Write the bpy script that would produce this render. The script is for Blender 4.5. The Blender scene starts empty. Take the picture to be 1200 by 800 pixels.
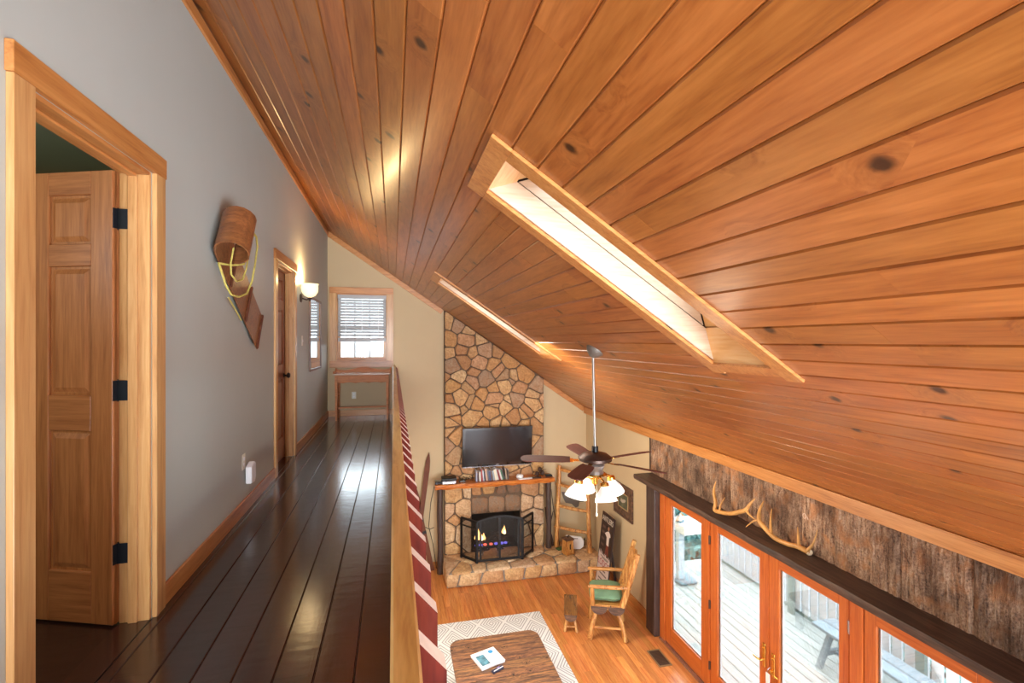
import bpy, bmesh, math, random
from mathutils import Vector, Matrix, Euler
random.seed(7)
R = math.radians
scn = bpy.context.scene
COL = scn.collection

# ------------------------------------------------------------------ camera, sky, lights, exposure
cam = bpy.data.cameras.new('camera'); cam.lens = 17.25; cam.sensor_width = 36; cam.clip_start = .02
camo = bpy.data.objects.new('camera', cam); COL.objects.link(camo)
camo.location = (0, 0, 4.02); camo.rotation_euler = (R(90), 0, R(-13.6)); scn.camera = camo
scn.view_settings.view_transform = 'Standard'; scn.view_settings.look = 'None'
scn.view_settings.gamma = 1.0; scn.view_settings.use_curve_mapping = False
scn.view_settings.exposure = 0.0
scn.cycles.use_denoising = True; scn.cycles.max_bounces = 10; scn.cycles.diffuse_bounces = 5
scn.cycles.transparent_max_bounces = 16; scn.cycles.sample_clamp_indirect = 8
scn.cycles.caustics_reflective = False; scn.cycles.caustics_refractive = False
SKY = 11.0
w = bpy.data.worlds.new('sky'); scn.world = w; w.use_nodes = True
bg = w.node_tree.nodes['Background']; bg.inputs[0].default_value = (.86, .93, 1, 1); bg.inputs[1].default_value = SKY

def area(name, loc, rot, sx, sy, power, col):
    l = bpy.data.lights.new(name, 'AREA'); l.shape = 'RECTANGLE'; l.size = sx; l.size_y = sy
    l.energy = power; l.color = col
    o = bpy.data.objects.new(name, l); COL.objects.link(o); o.location = loc; o.rotation_euler = rot
    return o
def point(name, loc, power, col, rad=.04):
    l = bpy.data.lights.new(name, 'POINT'); l.energy = power; l.color = col; l.shadow_soft_size = rad
    o = bpy.data.objects.new(name, l); COL.objects.link(o); o.location = loc
    return o
# added fill lamps, out of view behind the camera, brightening room and hall
area('rear_fill_light', (1.9, -2.85, 2.3), (R(90), 0, R(20)), 3.0, 2.6, 270, (.84, .92, 1))  # added cool fill from the rear, standing in for daylight
area('rear_fill_low', (1.6, -2.2, .9), (R(145), 0, 0), 3.4, 1.4, 62, (.96, .98, 1))  # added uplight for the ceiling
area('right_fill_light', (3.45, -1.2, 1.75), (R(94), 0, R(66)), 3.0, 1.9, 500, (.76, .88, 1))  # added cool fill aimed at the left wall; no doors stand here
hw = area('hall_fill_light', (-.5, -2.85, 4.1), (R(89), 0, 0), .9, 1.1, 52, (.86, .93, 1)); hw.data.spread = R(70)  # added fill thrown along the hall; no window stands here
# added fill under the loft, lifting the fireplace and lower floor
area('under_loft_fill', (-.1, 5.6, 2.38), (0, R(-42), 0), 5.0, .5, 170, (1, .89, .74))
point('bedroom_fill', (-2.6, 1.5, 4.6), 42, (1, .95, .85), .2)  # added lamp to brighten the bedroom walls

# ------------------------------------------------------------------ helpers
class MB:
    def __init__(s): s.v = []; s.f = []; s.m = []
    def add(s, vs, fs, mi=0):
        b = len(s.v); s.v += [tuple(p) for p in vs]
        for f in fs: s.f.append(tuple(i + b for i in f)); s.m.append(mi)
        return s
    def box(s, x0, y0, z0, x1, y1, z1, mi=0, fn=None):
        if x0 > x1: x0, x1 = x1, x0
        if y0 > y1: y0, y1 = y1, y0
        if z0 > z1: z0, z1 = z1, z0
        vs = [(x0,y0,z0),(x1,y0,z0),(x1,y1,z0),(x0,y1,z0),(x0,y0,z1),(x1,y0,z1),(x1,y1,z1),(x0,y1,z1)]
        if fn: vs = [fn(*p) for p in vs]
        return s.add(vs, [(0,3,2,1),(4,5,6,7),(0,1,5,4),(1,2,6,5),(2,3,7,6),(3,0,4,7)], mi)
    def bar(s, a, b, wx, wz, up=(0,0,1), mi=0):
        a, b = Vector(a), Vector(b); d = (b-a).normalized(); u = Vector(up)
        x = d.cross(u).normalized(); z = x.cross(d).normalized()
        vs = []
        for p in (a, b):
            for i, j in ((-1,-1),(1,-1),(1,1),(-1,1)): vs.append(p + x*(i*wx/2) + z*(j*wz/2))
        return s.add(vs, [(0,1,2,3),(7,6,5,4),(0,4,5,1),(1,5,6,2),(2,6,7,3),(3,7,4,0)], mi)
    def tube(s, pts, rad, n=8, mi=0, cap=True, flat=1.0):
        pts = [Vector(p) for p in pts]
        if not isinstance(rad, (list, tuple)): rad = [rad]*len(pts)
        d0 = (pts[1]-pts[0]).normalized()
        u = Vector((0,0,1)) if abs(d0.z) < .9 else Vector((1,0,0))
        x = d0.cross(u).normalized(); vs = []
        for i, p in enumerate(pts):
            if i == 0: d = pts[1]-pts[0]
            elif i == len(pts)-1: d = pts[i]-pts[i-1]
            else: d = (pts[i+1]-pts[i]).normalized() + (pts[i]-pts[i-1]).normalized()
            d.normalize(); x = (x - d*x.dot(d)).normalized(); y = d.cross(x)
            for k in range(n):
                a = 2*math.pi*k/n
                vs.append(p + x*(math.cos(a)*rad[i]) + y*(math.sin(a)*rad[i]*flat))
        fs = [(i*n+k, i*n+(k+1)%n, (i+1)*n+(k+1)%n, (i+1)*n+k) for i in range(len(pts)-1) for k in range(n)]
        if cap:
            fs.append(tuple(range(n-1, -1, -1))); fs.append(tuple((len(pts)-1)*n+k for k in range(n)))
        return s.add(vs, fs, mi)
    def lathe(s, prof, n=20, c=(0,0,0), M=None, mi=0):
        vs = []; c = Vector(c)
        for r, z in prof:
            for k in range(n):
                a = 2*math.pi*k/n; p = Vector((r*math.cos(a), r*math.sin(a), z))
                if M: p = M @ p
                vs.append(p + c)
        m = len(prof)
        fs = [(i*n+k, i*n+(k+1)%n, (i+1)*n+(k+1)%n, (i+1)*n+k) for i in range(m-1) for k in range(n)]
        if prof[0][0] > 1e-4: fs.append(tuple(range(n-1,-1,-1)))
        if prof[-1][0] > 1e-4: fs.append(tuple((m-1)*n+k for k in range(n)))
        return s.add(vs, fs, mi)
    def shell(s, prof, n=20, c=(0,0,0), M=None, mi=0):
        vs = []; c = Vector(c); m = len(prof)
        for r, z in prof:
            for k in range(n):
                a = 2*math.pi*k/n; p = Vector((r*math.cos(a), r*math.sin(a), z))
                if M: p = M @ p
                vs.append(p + c)
        return s.add(vs, [(i*n+k, i*n+(k+1)%n, (i+1)*n+(k+1)%n, (i+1)*n+k) for i in range(m-1) for k in range(n)], mi)
    def prism(s, poly, h0, h1, fn, mi=0):
        n = len(poly)
        vs = [fn(a, b, h0) for a, b in poly] + [fn(a, b, h1) for a, b in poly]
        fs = [tuple(range(n-1,-1,-1)), tuple(range(n, 2*n))] + [(i, (i+1)%n, n+(i+1)%n, n+i) for i in range(n)]
        return s.add(vs, fs, mi)
    def mesh(s, name, mats, smooth=None, bevel=0, seg=1, subd=0):
        me = bpy.data.meshes.new(name); me.from_pydata(s.v, [], s.f)
        if not isinstance(mats, (list, tuple)): mats = [mats]
        for m in mats: me.materials.append(m)
        for p, i in zip(me.polygons, s.m): p.material_index = i
        bm = bmesh.new(); bm.from_mesh(me)
        bmesh.ops.recalc_face_normals(bm, faces=bm.faces)
        if bevel:
            ed = [e for e in bm.edges if len(e.link_faces) == 2 and e.calc_face_angle(0) > .5]
            bmesh.ops.bevel(bm, geom=ed, offset=bevel, segments=seg, profile=.5, affect='EDGES', clamp_overlap=True)
        bm.to_mesh(me); bm.free()
        if smooth:
            for p in me.polygons: p.use_smooth = True
            me.set_sharp_from_angle(angle=R(smooth))
        return me
    def build(s, name, mats, parent=None, smooth=None, bevel=0, seg=1, loc=None, rot=None):
        o = bpy.data.objects.new(name, s.mesh(name, mats, smooth, bevel, seg)); COL.objects.link(o)
        if parent: o.parent = parent
        if loc: o.location = loc
        if rot: o.rotation_euler = rot
        return o

def tag(o, label=None, cat=None, group=None, kind=None):
    if label: o['label'] = label
    if cat: o['category'] = cat
    if group: o['group'] = group
    if kind: o['kind'] = kind
    return o
def thing(name, label, cat, loc=(0,0,0), rz=0, group=None, kind=None):
    o = bpy.data.objects.new(name, None); COL.objects.link(o); o.empty_display_size = .1
    o.location = loc; o.rotation_euler = (0, 0, rz)
    return tag(o, label, cat, group, kind)
def kids(o): return [c for c in bpy.data.objects if c.parent == o]
def copy_tree(o, parent=None):
    c = o.copy(); COL.objects.link(c)
    if parent: c.parent = parent
    for ch in kids(o): copy_tree(ch, c)
    return c
def mk(name, me, parent, M=None):
    o = bpy.data.objects.new(name, me); COL.objects.link(o)
    if parent: o.parent = parent
    if M is not None: o.matrix_local = M
    return o

# ------------------------------------------------------------------ materials
def srgb(r, g, b):
    return tuple((c/255/12.92 if c/255 <= .04045 else ((c/255+.055)/1.055)**2.4) for c in (r, g, b)) + (1,)
def newmat(name):
    m = bpy.data.materials.new(name); m.use_nodes = True; nt = m.node_tree
    return m, nt, nt.nodes['Principled BSDF']
def nd(nt, t, **kw):
    n = nt.nodes.new(t)
    for k, v in kw.items():
        if k.startswith('i_'):
            key = k[2:]; key = int(key) if key.isdigit() else key.replace('_', ' ')
            if hasattr(v, 'is_output') or isinstance(v, bpy.types.NodeSocket): nt.links.new(v, n.inputs[key])
            else: n.inputs[key].default_value = v
        else: setattr(n, k, v)
    return n
def ramp(nt, fac, stops):
    r = nt.nodes.new('ShaderNodeValToRGB'); nt.links.new(fac, r.inputs[0]); e = r.color_ramp.elements
    while len(e) < len(stops): e.new(.5)
    for i, (p, c) in enumerate(stops): e[i].position = p; e[i].color = c if len(c) == 4 else (*c, 1)
    return r.outputs[0]
def mixc(nt, fac, a, b, mode='MIX'):
    n = nt.nodes.new('ShaderNodeMix'); n.data_type = 'RGBA'; n.blend_type = mode
    for s, v in ((n.inputs[0], fac), (n.inputs[6], a), (n.inputs[7], b)):
        if isinstance(v, bpy.types.NodeSocket): nt.links.new(v, s)
        else: s.default_value = v
    return n.outputs[2]
def mth(nt, op, a, b=0.0, clamp=False):
    n = nt.nodes.new('ShaderNodeMath'); n.operation = op; n.use_clamp = clamp
    for s, v in ((n.inputs[0], a), (n.inputs[1], b)):
        if isinstance(v, bpy.types.NodeSocket): nt.links.new(v, s)
        else: s.default_value = v
    return n.outputs[0]
def plain(name, c, rough=.5, metal=0, coat=0, emit=None, es=0, noise=0, nscale=8, bump=0):
    m, nt, b = newmat(name)
    b.inputs['Base Color'].default_value = c; b.inputs['Roughness'].default_value = rough
    b.inputs['Metallic'].default_value = metal; b.inputs['Coat Weight'].default_value = coat
    if emit: b.inputs['Emission Color'].default_value = emit; b.inputs['Emission Strength'].default_value = es
    if noise or bump:
        tc = nd(nt, 'ShaderNodeTexCoord'); n = nd(nt, 'ShaderNodeTexNoise', i_Vector=tc.outputs['Object'], i_Scale=nscale, i_Detail=5.0)
        if noise:
            lo = tuple(x*(1-noise) for x in c[:3]) + (1,); hi = tuple(min(1, x*(1+noise)) for x in c[:3]) + (1,)
            nt.links.new(ramp(nt, n.outputs[0], [(.3, lo), (.7, hi)]), b.inputs['Base Color'])
        if bump:
            bp = nd(nt, 'ShaderNodeBump', i_Strength=bump, i_Distance=.01, i_Height=n.outputs[0]); nt.links.new(bp.outputs[0], b.inputs['Normal'])
    return m
def wood(name, c1, c2, cd, axis='x', scale=1.0, stretch=14, knots=0, rough=.35, coat=0, rnd=.35, bump=.15, spec=.5, ripple=0, kscale=2.6):
    m, nt, b = newmat(name)
    tc = nd(nt, 'ShaderNodeTexCoord'); oi = nd(nt, 'ShaderNodeObjectInfo')
    off = nd(nt, 'ShaderNodeCombineXYZ', i_0=mth(nt, 'MULTIPLY', oi.outputs['Random'], 37.0), i_1=mth(nt, 'MULTIPLY', oi.outputs['Random'], 91.0), i_2=mth(nt, 'MULTIPLY', oi.outputs['Random'], 17.0))
    p = nd(nt, 'ShaderNodeVectorMath', operation='ADD'); nt.links.new(tc.outputs['Object'], p.inputs[0]); nt.links.new(off.outputs[0], p.inputs[1])
    pos = p.outputs[0]
    kd = None
    if knots:
        vo = nd(nt, 'ShaderNodeTexVoronoi', i_Vector=pos, i_Scale=kscale, voronoi_dimensions='2D' if axis == 'x' else '3D')
        sep = nd(nt, 'ShaderNodeSeparateColor', i_0=vo.outputs['Color'])
        gate = mth(nt, 'GREATER_THAN', sep.outputs[0], 1-knots)
        n0 = nd(nt, 'ShaderNodeTexNoise', i_Vector=pos, i_Scale=28.0)
        dist = mth(nt, 'ADD', vo.outputs['Distance'], mth(nt, 'MULTIPLY', n0.outputs[0], .05))
        k = mth(nt, 'SUBTRACT', 1.0, mth(nt, 'DIVIDE', dist, .108), True)
        kd = mth(nt, 'MULTIPLY', mth(nt, 'MULTIPLY', k, gate), 2.2, True)
        halo = mth(nt, 'MULTIPLY', mth(nt, 'SUBTRACT', 1.0, mth(nt, 'DIVIDE', dist, .3), True), gate)
    s = {'x': (1, stretch, stretch), 'y': (stretch, 1, stretch), 'z': (stretch, stretch, 1)}[axis]
    mp = nd(nt, 'ShaderNodeMapping', i_Scale=s); nt.links.new(pos, mp.inputs['Vector'])
    vec = mp.outputs[0]
    if kd is not None:
        ad = nd(nt, 'ShaderNodeVectorMath', operation='ADD'); nt.links.new(vec, ad.inputs[0])
        cx = nd(nt, 'ShaderNodeCombineXYZ', i_0=halo, i_1=halo, i_2=halo); nt.links.new(cx.outputs[0], ad.inputs[1]); vec = ad.outputs[0]
    g1 = nd(nt, 'ShaderNodeTexNoise', i_Vector=vec, i_Scale=1.6*scale, i_Detail=7.0, i_Roughness=.62, i_Distortion=.6)
    g2 = nd(nt, 'ShaderNodeTexNoise', i_Vector=vec, i_Scale=7.0*scale, i_Detail=4.0)
    gg = mth(nt, 'ADD', mth(nt, 'MULTIPLY', g1.outputs[0], .7), mth(nt, 'MULTIPLY', g2.outputs[0], .3))
    col = ramp(nt, gg, [(.33, cd), (.47, c1), (.63, c2)])
    hsv = nd(nt, 'ShaderNodeHueSaturation', i_Color=col)
    nt.links.new(mth(nt, 'ADD', 1-rnd*.5, mth(nt, 'MULTIPLY', oi.outputs['Random'], rnd)), hsv.inputs['Value'])
    r2 = mth(nt, 'FRACT', mth(nt, 'MULTIPLY', oi.outputs['Random'], 7.31))
    nt.links.new(mth(nt, 'ADD', .5-.006*min(1, rnd*3), mth(nt, 'MULTIPLY', r2, .012*min(1, rnd*3))), hsv.inputs['Hue'])
    col = hsv.outputs[0]
    if kd is not None:
        kc = tuple(x*.2 for x in cd[:3]) + (1,)
        col = mixc(nt, mth(nt, 'MULTIPLY', halo, .35), col, tuple(x*.55 for x in c1[:3]) + (1,)); col = mixc(nt, kd, col, kc)
    nt.links.new(col, b.inputs['Base Color'])
    b.inputs['Roughness'].default_value = rough; b.inputs['Coat Weight'].default_value = coat; b.inputs['Coat Roughness'].default_value = .2
    b.inputs['Specular IOR Level'].default_value = spec
    h = gg
    if ripple:
        mr = nd(nt, 'ShaderNodeMapping', i_Scale={'x': (9, 3, 3), 'y': (3, 9, 3), 'z': (3, 3, 9)}[axis]); nt.links.new(pos, mr.inputs['Vector'])
        nr = nd(nt, 'ShaderNodeTexNoise', i_Vector=mr.outputs[0], i_Scale=2.2, i_Detail=2.0)
        h = mth(nt, 'ADD', mth(nt, 'MULTIPLY', gg, .25), mth(nt, 'MULTIPLY', nr.outputs[0], ripple))
    if bump:
        bp = nd(nt, 'ShaderNodeBump', i_Strength=bump, i_Distance=.01, i_Height=h); nt.links.new(bp.outputs[0], b.inputs['Normal'])
        if coat: nt.links.new(bp.outputs[0], b.inputs['Coat Normal'])
    return m

CEIL = wood('pine_ceiling', srgb(156,93,41), srgb(174,109,53), srgb(130,70,28), 'x', 1.0, 11, .5, .36, .2, .2, .07, kscale=2.3)
TRIM = wood('pine_trim', srgb(196,144,88), srgb(210,162,106), srgb(170,114,62), 'z', 1.0, 16, .25, .4, .2, .1, .06)
TRIMY = wood('pine_trim_long', srgb(184,120,62), srgb(200,138,78), srgb(154,90,42), 'y', 1.0, 16, .2, .4, .2, .1, .06)
TRIMX = wood('pine_trim_cross', srgb(190,126,66), srgb(206,146,84), srgb(160,96,46), 'x', 1.0, 16, .25, .4, .2, .1, .06)
SHAFT = wood('glare_pale_liner', srgb(206,180,154), srgb(216,194,170), srgb(194,164,136), 'x', 1.0, 12, .15, .3, .5, .05, .03)  # orange pine made pale: sky glare put into the board colour
SHAFTE = wood('sky_lit_liner_end', srgb(240,190,126), srgb(246,206,150), srgb(226,168,104), 'y', 1.0, 14, 0, .35, .3, .05, .03)  # lighter than the other pine: sky light put into the colour
DOORW = wood('fir_door', srgb(168,104,58), srgb(188,122,72), srgb(140,80,42), 'z', 1.2, 18, 0, .35, .2, .08, .06)
DOORX = wood('fir_door_rail', srgb(168,104,58), srgb(188,122,72), srgb(140,80,42), 'x', 1.2, 18, 0, .35, .2, .08, .06)
DARKD = wood('cherry_door', srgb(120,58,32), srgb(140,72,42), srgb(90,40,22), 'z', 1.2, 18, 0, .3, .3, .08, .06)
LOFT = wood('espresso_floor', srgb(44,24,22), srgb(60,34,30), srgb(24,13,13), 'x', 1.4, 14, 0, .17, .6, .5, .14, ripple=.6)
LOFTY = wood('espresso_floor_rest', srgb(44,24,22), srgb(60,34,30), srgb(24,13,13), 'y', 1.4, 14, 0, .24, .4, .1, .16, ripple=.9)
OAK = wood('honey_floor', srgb(196,122,62), srgb(216,148,86), srgb(166,90,40), 'x', 1.6, 16, 0, .32, .35, .34, .05)
PATIO = wood('cedar_door', srgb(184,92,36), srgb(200,110,48), srgb(156,70,24), 'z', 1.2, 20, 0, .35, .2, .06, .05)
PATIOY = wood('cedar_rail', srgb(184,92,36), srgb(200,110,48), srgb(156,70,24), 'y', 1.2, 20, 0, .35, .2, .06, .05)
RAIL = wood('honey_rail', srgb(204,158,88), srgb(226,184,116), srgb(172,116,56), 'y', 1.4, 12, .3, .38, .2, .1, .1, kscale=4)
BAL = wood('red_baluster', srgb(84,24,12), srgb(98,32,17), srgb(66,17,8), 'z', 1.5, 14, 0, .75, 0, .12, .06, spec=.15)
PALE = plain('pale_bevel', srgb(236,224,214), .4, noise=.06, nscale=60)  # paler colour for the bevelled baluster tops
BEAM = wood('dark_beam', srgb(60,44,37), srgb(92,70,57), srgb(30,22,19), 'y', 1.3, 14, .2, .5, .1, .12, .3)
BEAMZ = wood('dark_post', srgb(62,46,40), srgb(80,62,54), srgb(40,30,27), 'z', 1.5, 16, 0, .5, .1, .12, .25)
LOG = wood('peeled_log', srgb(178,116,54), srgb(222,172,104), srgb(92,52,26), 'z', 2.2, 7, .5, .4, .25, .15, .2, kscale=9)
LOGY = wood('peeled_log_cross', srgb(178,116,54), srgb(222,172,104), srgb(92,52,26), 'x', 2.2, 7, .5, .4, .25, .15, .2, kscale=9)
LOGD = wood('barky_log', srgb(84,60,48), srgb(124,92,70), srgb(54,38,32), 'x', 3, 6, 0, .6, 0, .1, .4)
MANT = wood('mantel_slab', srgb(186,104,44), srgb(214,136,66), srgb(130,64,26), 'x', 2, 9, .5, .25, .6, 0, .2, kscale=6)
RUSTIC = wood('reclaimed_top', srgb(98,70,54), srgb(172,122,78), srgb(56,40,36), 'x', 2.6, 9, .3, .55, 0, .6, .5, kscale=5)
DESK = wood('maple_desk', srgb(188,114,56), srgb(208,136,74), srgb(160,90,40), 'x', 1.6, 14, 0, .5, 0, .06, .05)
SLED = wood('sled_ash', srgb(124,74,42), srgb(148,92,52), srgb(96,56,32), 'x', 1.6, 16, 0, .4, .1, .1, .1)
SKI = wood('old_ski', srgb(98,50,28), srgb(116,62,36), srgb(76,36,20), 'z', 1.6, 16, 0, .7, 0, .1, .1)
TWIG = plain('dark_twig', srgb(58,36,26), .7, noise=.3, nscale=30)
WALL = plain('greige_paint', srgb(198,176,140), .75, noise=.015, nscale=3, bump=.02)
WALLL = plain('grey_paint', srgb(180,184,178), .7, noise=.015, nscale=3, bump=.02)
GREEN = plain('sage_paint', srgb(150,156,128), .8)
DARKBK = plain('dark_backing', srgb(46,22,10), .9)
MORT = plain('mortar', srgb(104,84,66), .9, noise=.2, nscale=25, bump=.4)
MORTG = plain('grey_mortar', srgb(140,132,122), .9, noise=.2, nscale=25, bump=.4)
BLACK = plain('black_iron', srgb(22,22,24), .45, .3)
SOOT = plain('soot', srgb(26,22,20), .95)
TVF = plain('tv_gloss_black', srgb(12,12,14), .12, coat=.6)
TVS = plain('tv_screen', srgb(26,22,24), .12)
SILV = plain('silver_trim', srgb(190,190,196), .25, .9)
BRASS = plain('brass', srgb(222,170,84), .25, 1)
BRONZE = plain('bronze', srgb(84,66,58), .4, .7)
STEEL = plain('brushed_rod', srgb(150,140,132), .35, .6)
WHITE = plain('white_plastic', srgb(236,236,238), .35)
IVORY = plain('ivory_plate', srgb(226,222,206), .4)
BLIND = plain('white_blind', srgb(186,186,188), .6)
BLADE = wood('fan_blade', srgb(92,50,42), srgb(106,60,50), srgb(74,38,32), 'x', 1.4, 14, 0, .55, .0, .05, .04, spec=.3)
SHADE = plain('frosted_shade', srgb(250,246,238), .5, emit=(1, .96, .9, 1), es=.42)
SCON = plain('sconce_glass', srgb(250,236,200), .4, emit=(1, .86, .52, 1), es=.85)
HINGE = plain('black_hinge', srgb(38,42,50), .4, .6)
YROPE = plain('yellow_rope', srgb(186,168,84), .8, noise=.2, nscale=90)
GREENC = plain('green_cushion', srgb(112,148,116), .8, noise=.12, nscale=9, bump=.5)
ANT = plain('antler_bone', srgb(196,142,78), .5, noise=.25, nscale=14, bump=.3)
ANTW = plain('antler_burr', srgb(228,206,172), .6)
DECK = wood('bleached_deck', srgb(168,172,168), srgb(188,190,186), srgb(138,144,140), 'x', 1.4, 14, 0, .75, 0, .12, .1)
DECKW = plain('painted_rail', srgb(196,200,206), .7, noise=.05, nscale=8)
DECKG = plain('grey_green_wood', srgb(120,140,138), .7, noise=.1, nscale=10)
BENCHM = plain('weathered_bench', srgb(132,144,152), .7, noise=.12, nscale=10)
PAGE = plain('paper', srgb(236,234,238), .5)
REG = plain('register_brown', srgb(98,70,48), .45, .4)
REGD = plain('register_dark', srgb(40,30,26), .6)
GREYM = plain('grey_metal', srgb(112,104,96), .5, .4)
REDL = plain('red_letter', srgb(150,44,52), .6)
SIGNB = plain('sign_black', srgb(52,36,30), .6)
SIGNW = plain('sign_white', srgb(206,192,186), .6, noise=.06, nscale=20)
LETW = plain('pale_letter', srgb(206,194,178), .6)
LETG = plain('grey_letter', srgb(110,96,92), .6)
SKIN = plain('figure_tan', srgb(170,120,90), .7)
SHIRT = plain('figure_white', srgb(220,206,196), .7)
FLAME = plain('flame', srgb(255,160,60), .5, emit=(1, .5, .14, 1), es=5)
FLAMEC = plain('flame_core', srgb(255,220,150), .5, emit=(1, .78, .4, 1), es=7)
EMBER = plain('ember_blue', srgb(80,70,200), .5, emit=(.25, .22, 1, 1), es=1.2)
EMBERR = plain('ember_red', srgb(255,80,60), .5, emit=(1, .2, .14, 1), es=1.3)
CHAR = plain('charred_log', srgb(50,38,32), .9, noise=.4, nscale=30, bump=.6)
CORD = plain('black_cord', srgb(28,24,22), .6)
COPPER = plain('copper_pot', srgb(150,110,80), .4)

def glassmat(name, tint, fac):
    m, nt, b = newmat(name); nt.nodes.remove(b); out = nt.nodes['Material Output']
    t = nd(nt, 'ShaderNodeBsdfTransparent'); t.inputs[0].default_value = tint
    g = nd(nt, 'ShaderNodeBsdfGlossy'); g.inputs['Roughness'].default_value = .02
    fr = nd(nt, 'ShaderNodeFresnel'); fr.inputs[0].default_value = 1.45
    mx = nd(nt, 'ShaderNodeMixShader'); nt.links.new(mth(nt, 'MULTIPLY', fr.outputs[0], fac), mx.inputs[0]); nt.links.new(t.outputs[0], mx.inputs[1]); nt.links.new(g.outputs[0], mx.inputs[2])
    nt.links.new(mx.outputs[0], out.inputs[0]); return m
GLASS = glassmat('window_glass', (.95, .98, .98, 1), .7)
def meshmat():
    m, nt, b = newmat('spark_mesh'); out = nt.nodes['Material Output']
    b.inputs['Base Color'].default_value = srgb(40,34,30); b.inputs['Roughness'].default_value = .6
    t = nd(nt, 'ShaderNodeBsdfTransparent'); mx = nd(nt, 'ShaderNodeMixShader', i_0=.45)
    nt.links.new(t.outputs[0], mx.inputs[1]); nt.links.new(b.outputs[0], mx.inputs[2]); nt.links.new(mx.outputs[0], out.inputs[0]); return m
MESH = meshmat()
m_, nt_, b_ = newmat('mirror_glass'); b_.inputs['Metallic'].default_value = 1; b_.inputs['Roughness'].default_value = .02; b_.inputs['Base Color'].default_value = (.85,.87,.88,1); MIRROR = m_

def stonemat(name, pal, seedmul):
    m, nt, b = newmat(name); tc = nd(nt, 'ShaderNodeTexCoord'); oi = nd(nt, 'ShaderNodeObjectInfo')
    r = mth(nt, 'FRACT', mth(nt, 'MULTIPLY', oi.outputs['Random'], seedmul))
    base = ramp(nt, r, [(i/(len(pal)-1), c) for i, c in enumerate(pal)])
    n1 = nd(nt, 'ShaderNodeTexNoise', i_Vector=tc.outputs['Object'], i_Scale=9.0, i_Detail=8.0, i_Roughness=.65, i_Distortion=.8)
    n2 = nd(nt, 'ShaderNodeTexNoise', i_Vector=tc.outputs['Object'], i_Scale=34.0, i_Detail=5.0)
    rust = mixc(nt, ramp(nt, n1.outputs[0], [(.42, (0,0,0,1)), (.66, (.65,.65,.65,1))]), base, srgb(166,108,60))
    col = mixc(nt, ramp(nt, n2.outputs[0], [(.35, (.55,.55,.55,1)), (.6, (0,0,0,1))]), rust, mixc(nt, .5, rust, srgb(110,80,56)))
    nt.links.new(col, b.inputs['Base Color']); b.inputs['Roughness'].default_value = .85
    hh = mth(nt, 'ADD', n1.outputs[0], mth(nt, 'MULTIPLY', n2.outputs[0], .4))
    bp = nd(nt, 'ShaderNodeBump', i_Strength=.9, i_Distance=.04, i_Height=hh); nt.links.new(bp.outputs[0], b.inputs['Normal']); return m
STONE = stonemat('tan_fieldstone', [srgb(222,182,130), srgb(206,154,98), srgb(232,200,152), srgb(188,140,94), srgb(220,174,134), srgb(174,148,122), srgb(214,170,110)], 5.7)
STONEL = stonemat('pale_fieldstone', [srgb(232,202,156), srgb(214,172,118), srgb(238,214,176), srgb(206,158,108), srgb(224,186,146), srgb(200,178,152)], 3.3)
STONEG = stonemat('smoky_fieldstone', [srgb(128,108,90), srgb(150,126,104), srgb(116,98,84)], 4.1)

def barkmat():
    m, nt, b = newmat('poplar_bark'); tc = nd(nt, 'ShaderNodeTexCoord'); oi = nd(nt, 'ShaderNodeObjectInfo')
    off = nd(nt, 'ShaderNodeCombineXYZ', i_0=mth(nt, 'MULTIPLY', oi.outputs['Random'], 37.0), i_1=mth(nt, 'MULTIPLY', oi.outputs['Random'], 91.0), i_2=mth(nt, 'MULTIPLY', oi.outputs['Random'], 17.0))
    p = nd(nt, 'ShaderNodeVectorMath', operation='ADD'); nt.links.new(tc.outputs['Object'], p.inputs[0]); nt.links.new(off.outputs[0], p.inputs[1])
    mp = nd(nt, 'ShaderNodeMapping', i_Scale=(1, 42, 7)); nt.links.new(p.outputs[0], mp.inputs['Vector'])
    n1 = nd(nt, 'ShaderNodeTexNoise', i_Vector=mp.outputs[0], i_Scale=1.0, i_Detail=6.0, i_Roughness=.7, i_Distortion=.5)
    n2 = nd(nt, 'ShaderNodeTexNoise', i_Vector=p.outputs[0], i_Scale=7.0, i_Detail=5.0)
    n3 = nd(nt, 'ShaderNodeTexNoise', i_Vector=p.outputs[0], i_Scale=70.0, i_Detail=3.0)
    col = ramp(nt, mth(nt, 'ADD', mth(nt, 'MULTIPLY', n1.outputs[0], .65), mth(nt, 'MULTIPLY', n3.outputs[0], .35)), [(.36, srgb(74,52,40)), (.47, srgb(150,116,92)), (.62, srgb(196,164,136))])
    col = mixc(nt, ramp(nt, n2.outputs[0], [(.52, (0,0,0,1)), (.66, (.75,.75,.75,1))]), col, srgb(186,128,82))
    n4 = nd(nt, 'ShaderNodeTexNoise', i_Vector=p.outputs[0], i_Scale=4.0, i_Detail=6.0)
    col = mixc(nt, 1.0, col, ramp(nt, n4.outputs[0], [(.36, (.42,.38,.36,1)), (.58, (1,1,1,1))]), 'MULTIPLY')
    hs = nd(nt, 'ShaderNodeHueSaturation', i_Color=col); nt.links.new(mth(nt, 'ADD', .7, mth(nt, 'MULTIPLY', oi.outputs['Random'], .55)), hs.inputs['Value'])
    nt.links.new(hs.outputs[0], b.inputs['Base Color']); b.inputs['Roughness'].default_value = .9
    hh = mth(nt, 'ADD', n1.outputs[0], mth(nt, 'MULTIPLY', n3.outputs[0], .5))
    bp = nd(nt, 'ShaderNodeBump', i_Strength=.9, i_Distance=.03, i_Height=hh); nt.links.new(bp.outputs[0], b.inputs['Normal']); return m
BARK = barkmat()
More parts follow.
